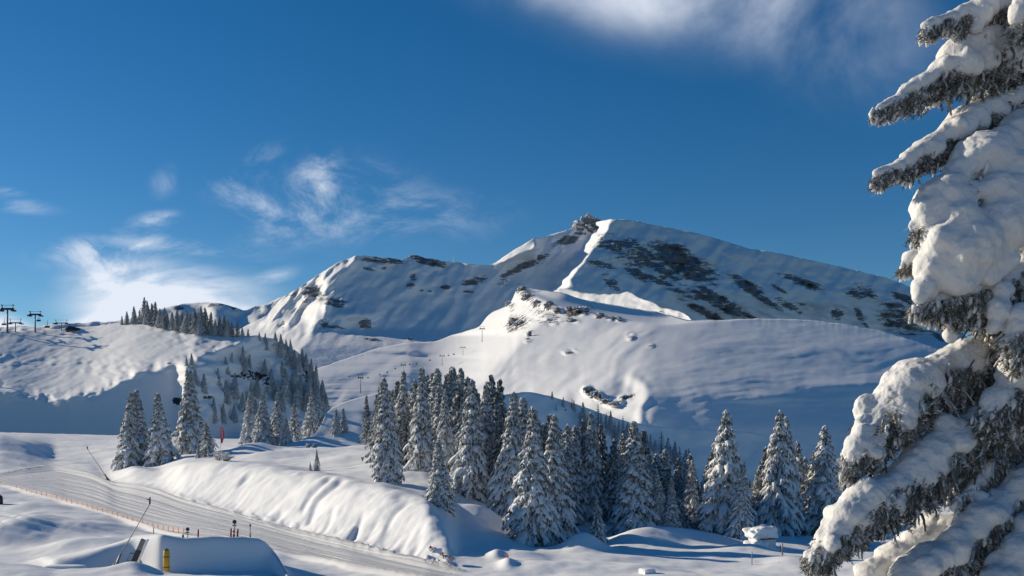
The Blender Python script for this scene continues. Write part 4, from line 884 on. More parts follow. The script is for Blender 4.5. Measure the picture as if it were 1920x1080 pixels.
def near_branch(sp, blobs=(), hang=(60, 25), dens=1.0, squash=0.8, lump=1.0, fol_from=0.0, snow_from=0.0, spread=1.0):
    sp = np.array(sp, float); n = len(sp)
    C = np.stack([P3(*s[:3]) for s in sp]); R = sp[:, 3] * sp[:, 2] / F
    seg = np.linalg.norm(np.diff(C, axis=0), axis=1); S = np.concatenate([[0], np.cumsum(seg)]); Lt = S[-1]
    at_ = lambda s: (np.array([np.interp(s, S, C[:, k]) for k in range(3)]), float(np.interp(s, S, R)))
    # wood
    g = Geo(); wr = np.linspace(0.055, 0.008, n); Cw = C - np.array([0, 0, 1]) * (R * 0.45)[:, None]
    tube(g, Cw - base_loc, wr, wr, 6, flat=1)
    br = link('branch', g.mesh('branch'), M_bark, near)
    # snow
    balls = []; s = Lt * snow_from
    while s < Lt:
        c, r = at_(s); r = max(r, 0.02); k_ = nrng.uniform(0.82, 1.12) * (1 + .24 * math.sin(s * 7.3 / max(Lt, 1) * 3 + Lt * 5))
        balls.append((c + np.array([0, 0, r * 0.22]), (r * k_, r * k_ * 1.05, r * squash * 0.8 * k_)))
        if nrng.rand() < 0.55:      # lobes that sag over the edge
            ph = nrng.normal(-1.57, 1.0); rr = r * nrng.uniform(0.30, 0.70) * lump
            balls.append((c + np.array([math.cos(ph) * r * .85, math.sin(ph) * r * .85, -r * nrng.uniform(-.05, .75)]), (rr * 1.15, rr * .8, rr * nrng.uniform(.8, 1.6))))
        s += r * nrng.uniform(0.22, 0.42)
    for (px, py, D, r) in blobs:
        c = P3(px, py, D); r = r * D / F; balls.append((c, (r, r, r * 0.95)))
        for k in range(4):
            o_ = nrng.normal(0, 1, 3); o_ /= np.linalg.norm(o_); rr = r * nrng.uniform(0.3, 0.6)
            balls.append((c + o_ * r * 0.65, (rr, rr, rr)))
    me = remeshed('snow_load', [(c - base_loc, r) for c, r in balls], 0.022, 0.026)
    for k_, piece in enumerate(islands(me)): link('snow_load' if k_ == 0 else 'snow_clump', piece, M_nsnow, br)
    # hanging twigs and frosted tips
    V, T, A, k0 = [], [], [], 0; g2 = Geo()
    cnt = int(680 * Lt * dens)
    for i in range(cnt):
        s = Lt * (fol_from + (1.01 - fol_from) * nrng.rand()); c, r = at_(s); f = s / Lt
        full = (hang[0] + (hang[1] - hang[0]) * f) * 12.0 / F * (0.72 + 0.28 * math.sin(s * 9.0 + hang[0]) * math.sin(s * 23.0))
        ph = nrng.normal(-1.57, 0.9) if nrng.rand() < .75 else nrng.rand() * 6.28
        o2 = np.array([math.cos(ph), math.sin(ph), 0]); dn = nrng.rand() ** 1.25
        rr = (r * spread * nrng.uniform(0.4, 0.98) + 0.01) * (1 - .35 * dn)
        c = c + o2 * rr + np.array([-.25 * dn * full * nrng.rand(), 0, r * squash * nrng.uniform(-0.85, -0.1) - dn * full])
        strand = nrng.rand() < .24
        tv, tt = TW[nrng.randint(8)] if strand else TF[nrng.randint(8)]
        h = nrng.uniform(.07, .15) if not strand else nrng.uniform(.10, .30) * min(1, .4 + full * 1.4); h *= (.45 + .55 * min(1, r / .2))
        a = nrng.rand() * 6.28; ca, sa = math.cos(a), math.sin(a); v = tv
        x_, y_ = v[:, 0] * ca - v[:, 1] * sa, v[:, 0] * sa + v[:, 1] * ca
        z_ = v[:, 2]; tip = nrng.uniform(0.05, 0.6); of = nrng.uniform(-.1, .8)
        v = np.stack([x_ * h + z_ * h * (tip - o2[0] * of), y_ * h - z_ * h * o2[1] * of, z_ * h], 1) + c
        fr = 0.12 + 0.88 * nrng.rand() ** (0.75 + .6 * dn)
        V.append(v); T.append(tt + k0); A.append(np.clip(fr + nrng.normal(0, .18, len(v)), 0, 1)); k0 += len(v)
        if nrng.rand() < 0.22:
            q = c + np.array([-tip * h * .6, 0, -h * nrng.uniform(.2, .9)]); rr = nrng.uniform(.012, .038)
            l = rr * nrng.uniform(1, 2.4)
            tube(g2, np.stack([q + np.array([0, 0, l]), q + np.array([nrng.normal(0, .01), 0, 0]), q - np.array([.3 * l, 0, l])]) - base_loc, np.array([.6, 1, .4]) * rr, np.array([.6, 1, .4]) * rr, 6, (0, 1, 0), flat=1, rng=nrng, rough=.1)
    if V:
        me = mesh_np('needles', np.concatenate(V) - base_loc, np.concatenate(T), False); attr(me, 'frost', np.concatenate(A))
        tag(link('needles', me, M_nneedle, br), kind='stuff')
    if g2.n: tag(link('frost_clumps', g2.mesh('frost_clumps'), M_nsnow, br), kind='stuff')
    return br
near_branch([(2000,-60,12.4,20),(1930,-12,12.2,30),(1870,8,12.0,24),(1830,18,11.9,20),(1795,27,11.8,15),(1762,38,11.7,12),(1735,50,11.6,8)], [(1836,28,11.8,26),(1846,8,11.8,26),(1830,52,11.75,14)], (70, 22), 1.3)
near_branch([(2000,30,12.5,36),(1930,58,12.3,42),(1880,78,12.2,48),(1838,92,12.1,46),(1800,108,12,40),(1772,124,11.9,28),(1742,148,11.85,17),(1715,165,11.8,16),(1690,180,11.75,13),(1665,192,11.7,11),(1642,206,11.6,7)], [(1850,110,11.9,30),(1815,120,11.8,28)], (105, 22), 1.5)
near_branch([(2000,150,12.5,34),(1930,170,12.3,30),(1880,192,12.2,30),(1830,216,12.1,28),(1790,238,12,28),(1755,262,11.9,25),(1725,288,11.8,18),(1695,308,11.7,14),(1668,316,11.65,12),(1642,328,11.6,8)], [(1800,232,11.8,18),(1745,285,11.75,15)], (75, 22), 1.4)
near_branch([(2010,190,12.2,36),(1940,228,12.0,36),(1890,258,11.85,38),(1850,292,11.75,42),(1812,326,11.65,44),(1778,362,11.6,42),(1750,395,11.55,34),(1728,425,11.5,22)],
            [(1960,300,11.8,52),(1905,322,11.6,42),(1868,348,11.45,32),(1848,356,11.4,20),(1900,370,11.5,50),(1800,420,11.4,48),(1772,455,11.4,50),(1822,462,11.4,62),(1752,500,11.4,40),(1792,512,11.4,48),(1735,540,11.35,26),(1727,558,11.3,16),(1880,420,11.5,62),(1852,505,11.5,34),(1930,400,11.7,60),(1880,490,11.5,30)], (40, 20), 0.4, fol_from=0.5)
near_branch([(1930,500,11.9,34),(1860,535,11.7,26),(1800,552,11.6,20),(1755,560,11.5,16),(1722,572,11.4,10)], [(1880,545,11.45,22),(1873,580,11.42,26),(1866,612,11.42,16),(1893,620,11.42,14),(1778,600,11.6,15),(1783,628,11.6,13)], (95, 25), 2.6, spread=1.6)
near_branch([(1800,440,11.9,12),(1745,468,11.8,18),(1712,484,11.7,14),(1692,497,11.65,7)], [], (30, 18), 1.6)
near_branch([(1995,560,12.2,40),(1945,590,11.6,36),(1922,610,11.4,32),(1908,640,11.35,20)], [(1915,590,11.35,26)], (90, 50), 2.0, spread=1.5)
near_branch([(1990,470,12.9,26),(1930,540,12.9,22),(1885,600,12.8,18),(1850,650,12.7,12)], [], (110, 60), 3.0, spread=2.6)
near_branch([(2000,620,12.5,24),(1930,636,12.3,24),(1870,652,12.2,26),(1820,664,12.1,30),(1770,684,12.0,36),(1720,712,11.9,42),(1682,750,11.8,42),(1652,790,11.7,38),(1624,825,11.6,30),(1604,852,11.5,20),(1594,872,11.45,11)], [(1703,768,11.55,20),(1695,790,11.5,16),(1712,745,11.6,16),(1618,856,11.45,13),(1640,850,11.4,14)], (120, 28), 1.7, spread=1.3)
near_branch([(2010,716,12.3,36),(1950,740,12.1,40),(1890,770,12.0,42),(1840,792,11.9,42),(1790,814,11.8,40),(1752,845,11.7,34),(1715,878,11.6,34),(1672,905,11.5,38),(1632,930,11.4,38),(1592,965,11.3,35),(1562,1000,11.2,30),(1538,1028,11.1,22),(1524,1042,11.05,12)], [(1765,840,11.55,22),(1740,868,11.5,16),(1880,790,11.8,36),(1560,1020,11.0,18),(1800,830,11.6,26)], (125, 28), 1.7, spread=1.2)
near_branch([(2010,840,11.9,30),(1950,884,11.7,33),(1900,924,11.6,35),(1850,968,11.5,37),(1800,1012,11.4,38),(1750,1052,11.3,38),(1700,1088,11.2,36),(1660,1112,11.1,26)], [(1740,1060,11.1,26)], (80, 30), 1.7)
near_branch([(2000,950,11.4,36),(1950,992,11.3,38),(1918,1032,11.2,37),(1888,1076,11.1,34),(1862,1112,11,26)], [], (70, 40), 1.5)
near_branch([(1900,820,11.8,10),(1860,870,11.7,10),(1825,910,11.6,9),(1795,935,11.5,7)], [(1838,940,11.55,20),(1818,960,11.5,20),(1803,985,11.5,15)], (60, 22), 1.3)
near_branch([(1790,985,11.9,22),(1740,1005,11.85,28),(1700,1035,11.8,30),(1655,1060,11.7,30),(1615,1085,11.6,24)], [(1745,985,12,26),(1700,1020,12,26)], (60, 30), 1.5)
near_branch([(2000,-20,11.8,40),(1940,10,11.5,36),(1918,40,11.4,28)], [(1925,25,11.4,26)], (50, 30), 1.0)
near_branch([(2010,420,12.4,34),(1950,470,12.2,34),(1905,530,12.1,30),(1870,590,12.0,22)], [(1905,480,11.9,26)], (110, 60), 2.2, spread=1.8)
near_branch([(2010,560,12.5,30),(1960,600,12.4,30),(1910,650,12.3,26),(1870,700,12.2,20)], [], (120, 70), 2.4, spread=1.9)
near_branch([(2010,660,12.0,40),(1960,680,11.8,40),(1915,705,11.7,36),(1880,740,11.6,28),(1850,775,11.5,18)], [(1900,690,11.6,28)], (100, 40), 1.8, spread=1.3)
near_branch([(2010,800,12.7,30),(1950,830,12.7,30),(1890,870,12.6,26),(1850,910,12.6,18)], [], (130, 60), 2.4, spread=1.9)
near_branch([(2010,90,12.8,30),(1950,115,12.7,30),(1890,150,12.7,26),(1850,185,12.6,18)], [], (90, 50), 2.0, spread=1.7)
near_branch([(1990,330,13.0,30),(1930,420,13.0,26),(1880,500,12.9,20)], [], (120, 60), 2.2, spread=2.4)
near_branch([(2000,690,12.9,26),(1930,740,12.9,26),(1860,800,12.8,22),(1800,860,12.7,16)], [], (120, 60), 2.4, spread=2.4)

# ------------------------------------------------------------------ lifts, snow guns, markers, fences, huts, rocks
M_steel = plain('galvanised_steel', (0.16, 0.17, 0.18), 0.5, 0.5)
M_dark = plain('dark_painted_steel', (0.03, 0.032, 0.04), 0.5, 0.2)
M_wood = plain('weathered_wood', (0.16, 0.11, 0.075), 0.85, var=0.3)
M_red = plain('red_plastic', (0.32, 0.035, 0.035), 0.5)
M_pink = plain('pink_red_cloth', (0.75, 0.07, 0.13), 0.7)
M_orange = plain('orange_netting', (0.70, 0.38, 0.27), 0.7)
M_yellow = plain('yellow_foam_cover', (0.62, 0.36, 0.02), 0.6)
M_white = plain('white_paint', (0.78, 0.78, 0.77), 0.5)
def box(g, c, s, rot=None):
    s = np.asarray(s, float) / 2; V = np.array([[x, y, z] for x in (-1, 1) for y in (-1, 1) for z in (-1, 1)]) * s
    if rot is not None: V = V @ np.array(rot).T
    g.add(V + np.asarray(c), Q=[(0, 1, 3, 2), (4, 6, 7, 5), (0, 4, 5, 1), (2, 3, 7, 6), (0, 2, 6, 4), (1, 5, 7, 3)])
def rod(g, a, b, r, r2=None, sides=8):
    a, b = np.asarray(a, float), np.asarray(b, float); d = b - a
    up = (0, 0, 1) if abs(d[2]) < 0.9 * np.linalg.norm(d) else (0, 1, 0)
    tube(g, np.stack([a, b]), np.array([r, r2 or r]), np.array([r, r2 or r]), sides, up, flat=1)
def part(name, parent, mat, fn, smooth=False):
    g = Geo(); fn(g); return link(name, g.mesh(name, smooth), mat, parent)
def disc(g, c, r, t, n=20):
    a = np.linspace(0, 2 * np.pi, n, endpoint=False); x, z = r * np.cos(a), r * np.sin(a)
    V = np.concatenate([np.stack([x, x * 0 - t / 2, z], 1), np.stack([x, x * 0 + t / 2, z], 1), [[0, -t / 2, 0], [0, t / 2, 0]]]) + np.asarray(c)
    i = np.arange(n); j = (i + 1) % n
    g.add(V, T=np.concatenate([np.stack([i * 0 + 2 * n, i, j], 1), np.stack([i * 0 + 2 * n + 1, n + j, n + i], 1)]), Q=np.stack([i, n + i, n + j, j], 1))
def ground_at(px, D): return ((px - 960) / F * D, D, gz1(px, D))
def snowcap(name, parent, loc, size, mat=None, rough=0.06, seed=0):
    """a rounded pillow of snow"""
    bm = bmesh.new(); bmesh.ops.create_icosphere(bm, subdivisions=4, radius=1.0)
    v = np.array([x.co[:] for x in bm.verts]); f = np.array([[x.index for x in y.verts] for y in bm.faces]); bm.free()
    sg = np.sign(v) * np.abs(v) ** 0.62; v = sg / np.abs(sg).max(0)
    v[:, 2] = np.where(v[:, 2] < 0, v[:, 2] * 0.25, v[:, 2])
    v = v * (1 + rough * fbm(v[:, 0] * 1.6 + seed, v[:, 1] * 1.6, v[:, 2] * 1.6, 4)[:, None])
    return link(name, mesh_np(name, v * np.asarray(size)[None] / 2 + np.asarray(loc)[None], f), mat or M_snow, parent)

# chairlift towers on the skyline of the left hill
def tower(px, base, top, half, label, group, layer='snow_hill', low=False, yaw=0.0, thin=1.0):
    D = at_layer(layer, px, base); z = zof(base, D) - 0.3; h = zof(top, D) - z; a = half * D / F
    r = empty('lift_tower', ((px - 960) / F * D, D, z), yaw); tag(r, label, 'lift tower', group)
    th = h * (0.86 if not low else 0.72); wd = (0.030 * h + 0.06) * thin
    part('column', r, M_steel, lambda g: rod(g, (0, 0, 0), (0, 0, th), wd, wd * 0.75, 10), True)
    part('crossarm', r, M_dark, lambda g: box(g, (0, 0, th), (2 * a, wd * 2, wd * 2)))
    for s in (-1, 1):
        part('sheave_train', r, M_dark, lambda g: (box(g, (s * a * .95, 0, th - wd * 1.4), (a * 0.34, 2.6 * a * .5, wd)), [rod(g, (s * a * .95 - a * .2, q * a * .35, th - wd * 1.9), (s * a * .95 + a * .2, q * a * .35, th - wd * 1.9), wd * .8) for q in (-1, 0, 1)]))
        part('work_frame', r, M_dark, lambda g: (rod(g, (s * a * .72, 0, th), (s * a * .9, 0, h), wd * .5), box(g, (s * a * .9, 0, h), (a * .25, wd, wd * .8))))
    part('top_rail', r, M_dark, lambda g: box(g, (0, 0, h - wd * .2), (1.75 * a, wd * .35, wd * .35)))
    return r
gl = 'chairlift towers on the skyline of the left hill'
tower(14, 623, 572, 12, 'tallest lift tower at the left end of the skyline', gl)
tower(29, 623, 598, 11.5, 'short lift tower standing just right of the tallest tower', gl, low=True)
tower(66, 623, 584, 11, 'lift tower standing alone in the middle of the skyline towers', gl)
tower(115, 619, 600, 12, 'low lift tower beside the dark roof on the skyline', gl, low=True)
gm = 'chairlift towers in the snowy bowl'
for px, b_, t_, lay, lab in [(904, 641, 612, 'snow_dome', 'slender lift tower on the sunlit slope left of the rocks'), (868, 666, 649, 'snow_dome', 'lift tower at the foot of the sunlit slope in the bowl'), (829, 686, 664, 'snow_dome', 'lift tower in the middle of the bowl above the wood'), (756, 708, 680, 'snow_dome', 'lift tower in the shade just above the tallest trees of the wood'), (676, 737, 703, 'snow_dome', 'lowest lift tower above the crest of the knoll')]:
    tower(px, b_, t_, 4.5, lab, gm, lay, thin=.62)
def chair(px, py, layer, base, label, group, w=7.0):
    D = at_layer(layer, px, base); s = w * D / F; x, y, z = pt(px, py, D)
    r = empty('lift_chair', (x, y, z)); tag(r, label, 'lift chair', group)
    part('seat', r, M_dark, lambda g: box(g, (0, 0, 0), (s, s * .4, s * .14)))
    part('backrest', r, M_dark, lambda g: box(g, (0, s * .2, s * .22), (s, s * .06, s * .26)))
    part('hanger', r, M_steel, lambda g: (rod(g, (0, s * .2, s * .3), (0, s * .25, s * 1.5), s * .05), rod(g, (-s * .5, s * .2, s * .35), (0, s * .2, s * .8), s * .035), rod(g, (s * .5, s * .2, s * .35), (0, s * .2, s * .8), s * .035)))
gc = 'chairs hanging from the skyline lift'
chair(88, 614, 'snow_hill', 622, 'chair hanging alone right of the middle skyline tower', gc, 9)
chair(7, 609, 'snow_hill', 624, 'chair hanging low at the foot of the tallest skyline tower', gc, 8)
chair(72, 602, 'snow_hill', 623, 'chair hanging right beside the column of the middle skyline tower', gc, 7.5)
bowl_chairs = [(655, 707), (690, 709), (712, 703), (726, 699), (741, 692), (768, 684), (781, 683), (806, 676), (841, 667), (851, 665)]
for i, (px, py) in enumerate(bowl_chairs):
    chair(px, py, 'snow_dome', max(py + 6, 672), nth(i + 1) + ' small chair from the left on the lift across the shaded bowl', 'chairs across the bowl', 3.6)
# dark roof of the lift station on the skyline
D = at_layer('snow_hill', 133, 622)
r = empty('lift_station', pt(133, 618, D)); tag(r, 'dark low pitched roof of a lift station behind the skyline', 'building')
k = D / F
part('wall', r, M_wood, lambda g: box(g, (0, 2, -0.6 * k), (22 * k, 3, 6 * k)))
def roof(g):
    V = [(-12 * k, -.4, 0.0), (-3 * k, 0, 7.5 * k), (14 * k, 0, 3 * k), (14 * k, -.4, 0)]
    V = np.array(V + [(a, 4.2, c) for a, b, c in V]); g.add(V, Q=[(0, 1, 2, 3), (4, 7, 6, 5), (0, 4, 5, 1), (1, 5, 6, 2), (2, 6, 7, 3), (3, 7, 4, 0)])
part('roof', r, M_dark, roof)

# snow lances
def lance(px, D, tip, label, r0=0.05, blade=False):
    b = np.array(ground_at(px, D)); t = np.array(pt(tip[0], tip[1], D - 0.5)) - b
    r = empty('snow_lance', tuple(b)); tag(r, label, 'snow lance', 'snow lances beside the piste')
    part('lance_pipe', r, M_steel, lambda g: rod(g, -0.05 * t, t, r0, r0 * 0.6, 8), True)
    d = t / np.linalg.norm(t)
    part('nozzle_head', r, M_dark, lambda g: (rod(g, t, t + np.array([0.0, 0, 0.38]), r0 * 1.5, r0 * 1.3), rod(g, t + np.array([0, 0, .22]), t + np.array([-.16, -.1, .3]), r0 * .8)), True)
    part('base_stand', r, M_wood if not blade else M_steel, lambda g: (rod(g, (0.05, 0, -.3), d * 1.3, r0 * 2.6, r0 * 1.8), rod(g, (0.5, 0.1, -.3), d * 1.0, r0 * 1.0), rod(g, (-.4, .1, -.3), d * .9, r0)), True)
lance(206, 148, (164, 842), 'snow lance leaning left from the sunny bank under the left spruces', 0.05)
lance(206, 58.3, (281, 945), 'long thin snow lance leaning right across the foreground piste', 0.035, True)
# tilted steel arm
b = np.array(ground_at(243, 58.6)); t = np.array(pt(270, 1012, 58.2)) - b; d = t / np.linalg.norm(t); L = np.linalg.norm(t)
r = empty('tilted_arm', tuple(b)); tag(r, 'dark steel arm with a pale edge leaning out of the snow beside the long lance', 'snow gun')
sd = np.cross(d, (0, 1, 0)); sd /= np.linalg.norm(sd); R3 = np.stack([sd, np.array([0, 1.0, 0]), d], 1)
part('beam', r, M_dark, lambda g: box(g, d * L * .30, (0.30, .3, L * .75), R3))
part('edge_plate', r, M_white, lambda g: box(g, d * L * .5 - sd * .20, (.05, .34, L * 1.1), R3))
part('upper_panel', r, M_steel, lambda g: box(g, d * L * .82 + sd * .03, (.24, .22, L * .36), R3))
part('bracket', r, M_steel, lambda g: (rod(g, d * L * .55 + sd * .12, d * L * .5 + sd * .42, .03), rod(g, d * L * .3 + sd * .12, d * L * .28 + sd * .40, .03), rod(g, d * L * .5 + sd * .42, d * L * .1 + sd * .40, .02)))
# yellow padded post
b = np.array(ground_at(312, 57.0)); h = zof(1030, 57.0) - b[2]
r = empty('padded_post', tuple(b)); tag(r, 'yellow foam padded post in front of the blue shaded snow mound', 'post')
part('foam_pad', r, M_yellow, lambda g: tube(g, np.array([(0, 0, z) for z in (0.12 * h, .16 * h, .5 * h, .92 * h, .97 * h)]), np.array([.12, .17, .175, .17, .12]), np.array([.12, .17, .175, .17, .12]), 14, (0, 1, 0), flat=1), True)
part('strap', r, M_dark, lambda g: rod(g, (0, 0, .30 * h), (0, 0, .335 * h), .18, sides=14)); part('strap', r, M_dark, lambda g: rod(g, (0, 0, .70 * h), (0, 0, .735 * h), .18, sides=14))
part('post', r, M_wood, lambda g: rod(g, (0, 0, -.3), (0, 0, h), .06)); part('cap', r, M_wood, lambda g: rod(g, (0, 0, .965 * h), (0, 0, h * 1.0), .15, .12, 14))
# white framed box at the bottom edge
b = np.array(ground_at(118, 54.5)); r = empty('framed_box', tuple(b)); tag(r, 'white framed box half buried in snow at the bottom left edge', 'box')
zt = zof(1068, 54.0) - b[2]; k = 54 / F
part('panel', r, M_steel, lambda g: box(g, (0, 0, zt / 2 - .3), (66 * k, .5, zt + .5)))
part('frame', r, M_white, lambda g: (box(g, (0, -.02, zt), (74 * k, .6, .10)), box(g, (-36 * k, -.02, zt / 2 - .3), (.10, .6, zt + .5)), box(g, (36 * k, -.02, zt / 2 - .3), (.08, .6, zt + .5))))
snowcap('snow_cap', r, (0.1, .1, zt + .06), (76 * k, .8, .22), seed=3)
# piste marker poles on the mound
def pole(name, px, D, top, rad, mat, label, cat, group=None, bands=None, lean=0.0, sunk=0.25):
    b = np.array(ground_at(px, D)); h = zof(top, D) - b[2]; r = empty(name, tuple(b)); tag(r, label, cat, group)
    part('shaft', r, mat, lambda g: rod(g, (0, 0, -sunk), (lean * h, 0, h), rad, rad, 10), True)
    for (f0, f1, m2) in (bands or []):
        part('band', r, m2, lambda g: rod(g, (lean * h * f0, 0, h * f0), (lean * h * f1, 0, h * f1), rad * 1.12, rad * 1.12, 10), True)
    return r, b, h
gp_ = 'red marker poles on the shaded mound'
pole('marker_pole', 433, 61.2, 991, .055, M_red, 'dark red marker pole, left one of the three on the mound', 'marker pole', gp_)
pole('marker_pole', 438, 61.3, 992, .05, M_white, 'pale middle marker pole of the three on the mound', 'marker pole', gp_, [(0.0, .35, M_red), (.6, .8, M_red)])
pole('marker_pole', 445, 61.2, 992, .055, M_red, 'dark red marker pole, right one of the three on the mound', 'marker pole', gp_, lean=.06)
pole('marker_pole', 371.5, 60.7, 993, .05, M_red, 'single red marker pole at the left end of the shaded mound top', 'marker pole')
pole('marker_post', 343, 60.6, 1003, .06, M_dark, 'short dark post on the snow ridge left of the mound', 'post')
pole('marker_pole', 288, 62.4, 989, .025, M_wood, 'thin bare stake behind the shaded snow ridge', 'stake')
def sign(px, D, top, rad, label, name='round_sign'):
    b = np.array(ground_at(px, D)); h = zof(top, D) - b[2]; r = empty(name, tuple(b)); tag(r, label, 'sign', 'round signs at the edge of the piste')
    part('post', r, M_steel, lambda g: rod(g, (0, 0, -.3), (0, 0, h - rad), .03))
    part('disc', r, M_dark, lambda g: disc(g, (0, -.05, h - rad), rad, .03)); part('rim', r, M_steel, lambda g: disc(g, (0, -.025, h - rad), rad * 1.12, .02))
    part('plate', r, M_steel, lambda g: box(g, (0, -.05, h - rad * 2.9), (rad * 2.2, .03, rad * .7)))
sign(440, 64.5, 975, .12, 'small dark round sign above the three marker poles')
sign(352, 66.0, 989, .11, 'small grey round sign on the ridge left of the red pole')
r, b, h = pole('sign_stake', 469, 61.6, 983, .022, M_wood, 'thin stake with a dark knob on top near the right end of the mound', 'stake')
part('knob', r, M_dark, lambda g: rod(g, (0, 0, h * .82), (0, 0, h), .05)); part('foot_sleeve', r, M_dark, lambda g: rod(g, (0, 0, .05 * h), (0, 0, .3 * h), .04))
# feather flag and marker flag
def feather(px, D, top, base, label, wide):
    b = np.array(ground_at(px, D)); zt = zof(top, D) - b[2]; zb = zof(base, D) - b[2]; r = empty('feather_flag', tuple(b)); tag(r, label, 'flag')
    n = 10; f = np.linspace(0, 1, n); zz = zb + (zt - zb) * f; lw = wide * np.sin(np.pi * (0.15 + .62 * f)) ; x0 = -0.12 * wide * f * 2
    P = np.stack([x0 + .10 * wide * np.sin(f * 2), 0 * f, zz], 1)
    part('pole', r, M_steel, lambda g: tube(g, np.concatenate([[(0, 0, -.2)], P]), np.full(n + 1, .03), np.full(n + 1, .03), 6, (0, 1, 0), flat=1), True)
    def cloth(g):
        V = np.concatenate([P + [0, -.02, 0], P + np.stack([lw, -.02 - .12 * wide * np.sin(f * 7), 0 * f], 1)]); V = np.concatenate([V, V + [0, .015, 0]])
        i = np.arange(n - 1); g.add(V, Q=np.concatenate([np.stack([i, i + n, i + n + 1, i + 1], 1), np.stack([i + 2 * n, i + 2 * n + 1, i + 3 * n + 1, i + 3 * n], 1)]))
    part('banner', r, M_pink, cloth, True)
    part('print_stripe', r, M_white, lambda g: [box(g, (P[k_][0] + lw[k_] * .5, -.07 - .12 * wide * abs(math.sin(f[k_] * 7)), zz[k_]), (lw[k_] * .35, .01, (zt - zb) * .05)) for k_ in range(3, 9)])
feather(414, 172, 801, 831, 'tall pink red feather flag between the left spruces', 0.62)
feather(948, 67.5, 1038, 1054, 'small pink red marker flag in the snow below the front trees', 0.22)
# orange net fence along the lower edge of the piste
fpx = np.arange(2, 345, 9.5)
Dk, Pk = ground_profile(fpx); fD = Dk[:, 8] * 1.01
FP = np.array([ground_at(a, d) for a, d in zip(fpx, fD)])
r = empty('net_fence', tuple(FP[len(FP) // 2])); tag(r, 'low orange net fence with stakes along the lower edge of the piste', 'fence'); f0 = FP[len(FP) // 2]
hh = 0.55
for q in FP:
    part('stake', r, M_orange, lambda g: rod(g, q - f0 + np.array([0, 0, -.2]), q - f0 + np.array([random.Random(int(q[0] * 99)).uniform(-.05, .05), 0, hh + .06]), .028))
def net(g):
    for i in range(len(FP) - 1):
        a, b = FP[i] - f0, FP[i + 1] - f0; n = 8
        sag = lambda t: -0.10 * math.sin(math.pi * t)
        for hz in (.08, .24, .40, .58):
            for j in range(n):
                t0, t1 = j / n, (j + 1) / n; p0 = a + (b - a) * t0 + [0, 0, hz + sag(t0) * hz * 2]; p1 = a + (b - a) * t1 + [0, 0, hz + sag(t1) * hz * 2]
                g.add([p0, p1, p1 + [0, .01, .03], p0 + [0, .01, .03]], Q=[(0, 1, 2, 3)])
        for j in range(n + 1):
            t = j / n; p = a + (b - a) * t + [0, 0, sag(t)]; w_ = (b - a) / np.linalg.norm(b - a) * .018
            g.add([p, p + w_, p + w_ + [0, 0, hh], p + [0, 0, hh]], Q=[(0, 1, 2, 3)])
tag(part('net', r, M_orange, net), kind='stuff')
# crumpled orange net at the end of the bank
b = np.array(ground_at(826, 66.5)); r = empty('crumpled_net', tuple(b)); tag(r, 'crumpled orange netting caught in the snow at the right end of the bank', 'net')
def crum(g):
    n = 14; u, v = np.meshgrid(np.linspace(-1, 1, n), np.linspace(0, 1, n), indexing='ij')
    x = u * .75 + .2 * fbm(u * 2, v * 2, 1.0, 2); z = .95 - .95 * (u + 1) / 2 * .9 + .25 * v + .18 * fbm(u * 3, v * 3, 4.0, 3); y = v * .5 + .25 * fbm(u * 2.5, v * 3, 8.0, 3)
    V = np.stack([x, y, z], -1).reshape(-1, 3); Q = grid_faces(n, n); keep = (np.random.RandomState(3).rand(len(Q)) > .5); g.add(V, Q=Q[keep])
part('netting', r, M_orange, crum); snowcap('snow_cap', r, (-.25, .3, .72), (.7, .6, .5), seed=8)
# snowed up hut on the right with its posts
b = np.array(ground_at(1433, 82)); k = 82 / F; r = empty('snowed_hut', tuple(b)); tag(r, 'small hut buried in snow under the pale spruce on the right', 'hut')
part('gable_board', r, M_wood, lambda g: box(g, (10 * k, .09, .72), (36 * k, .05, .16)))
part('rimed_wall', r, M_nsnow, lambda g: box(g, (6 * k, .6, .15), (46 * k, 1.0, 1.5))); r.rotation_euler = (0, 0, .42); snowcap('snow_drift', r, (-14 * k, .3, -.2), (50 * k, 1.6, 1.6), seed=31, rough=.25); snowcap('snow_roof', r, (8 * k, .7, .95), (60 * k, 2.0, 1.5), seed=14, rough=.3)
for px, D, t_, lab in [(1410, 72, 1034, 'grey stake left of the snowed up hut'), (1467, 76, 1019, 'thicker pale post right of the snowed up hut'), (1463, 78, 1022, 'thin stake close beside the thicker post right of the hut')]:
    pole('stake', px, D, t_, .05 if px == 1467 else .03, M_steel, lab, 'stake', 'stakes round the snowed up hut')
# snow capped box near the bottom right
b = np.array(ground_at(1218, 62.6)); k = 62.6 / F; r = empty('snow_capped_box', tuple(b)); r.rotation_euler = (0, 0, .4); tag(r, 'squared snow capped box poking up at the bottom edge right of the middle', 'box')
part('body', r, M_white, lambda g: box(g, (0, .3, .02), (23 * k, .8, .4))); snowcap('snow_cap', r, (0, .3, .20), (26 * k, .95, .24), seed=21, rough=.04)
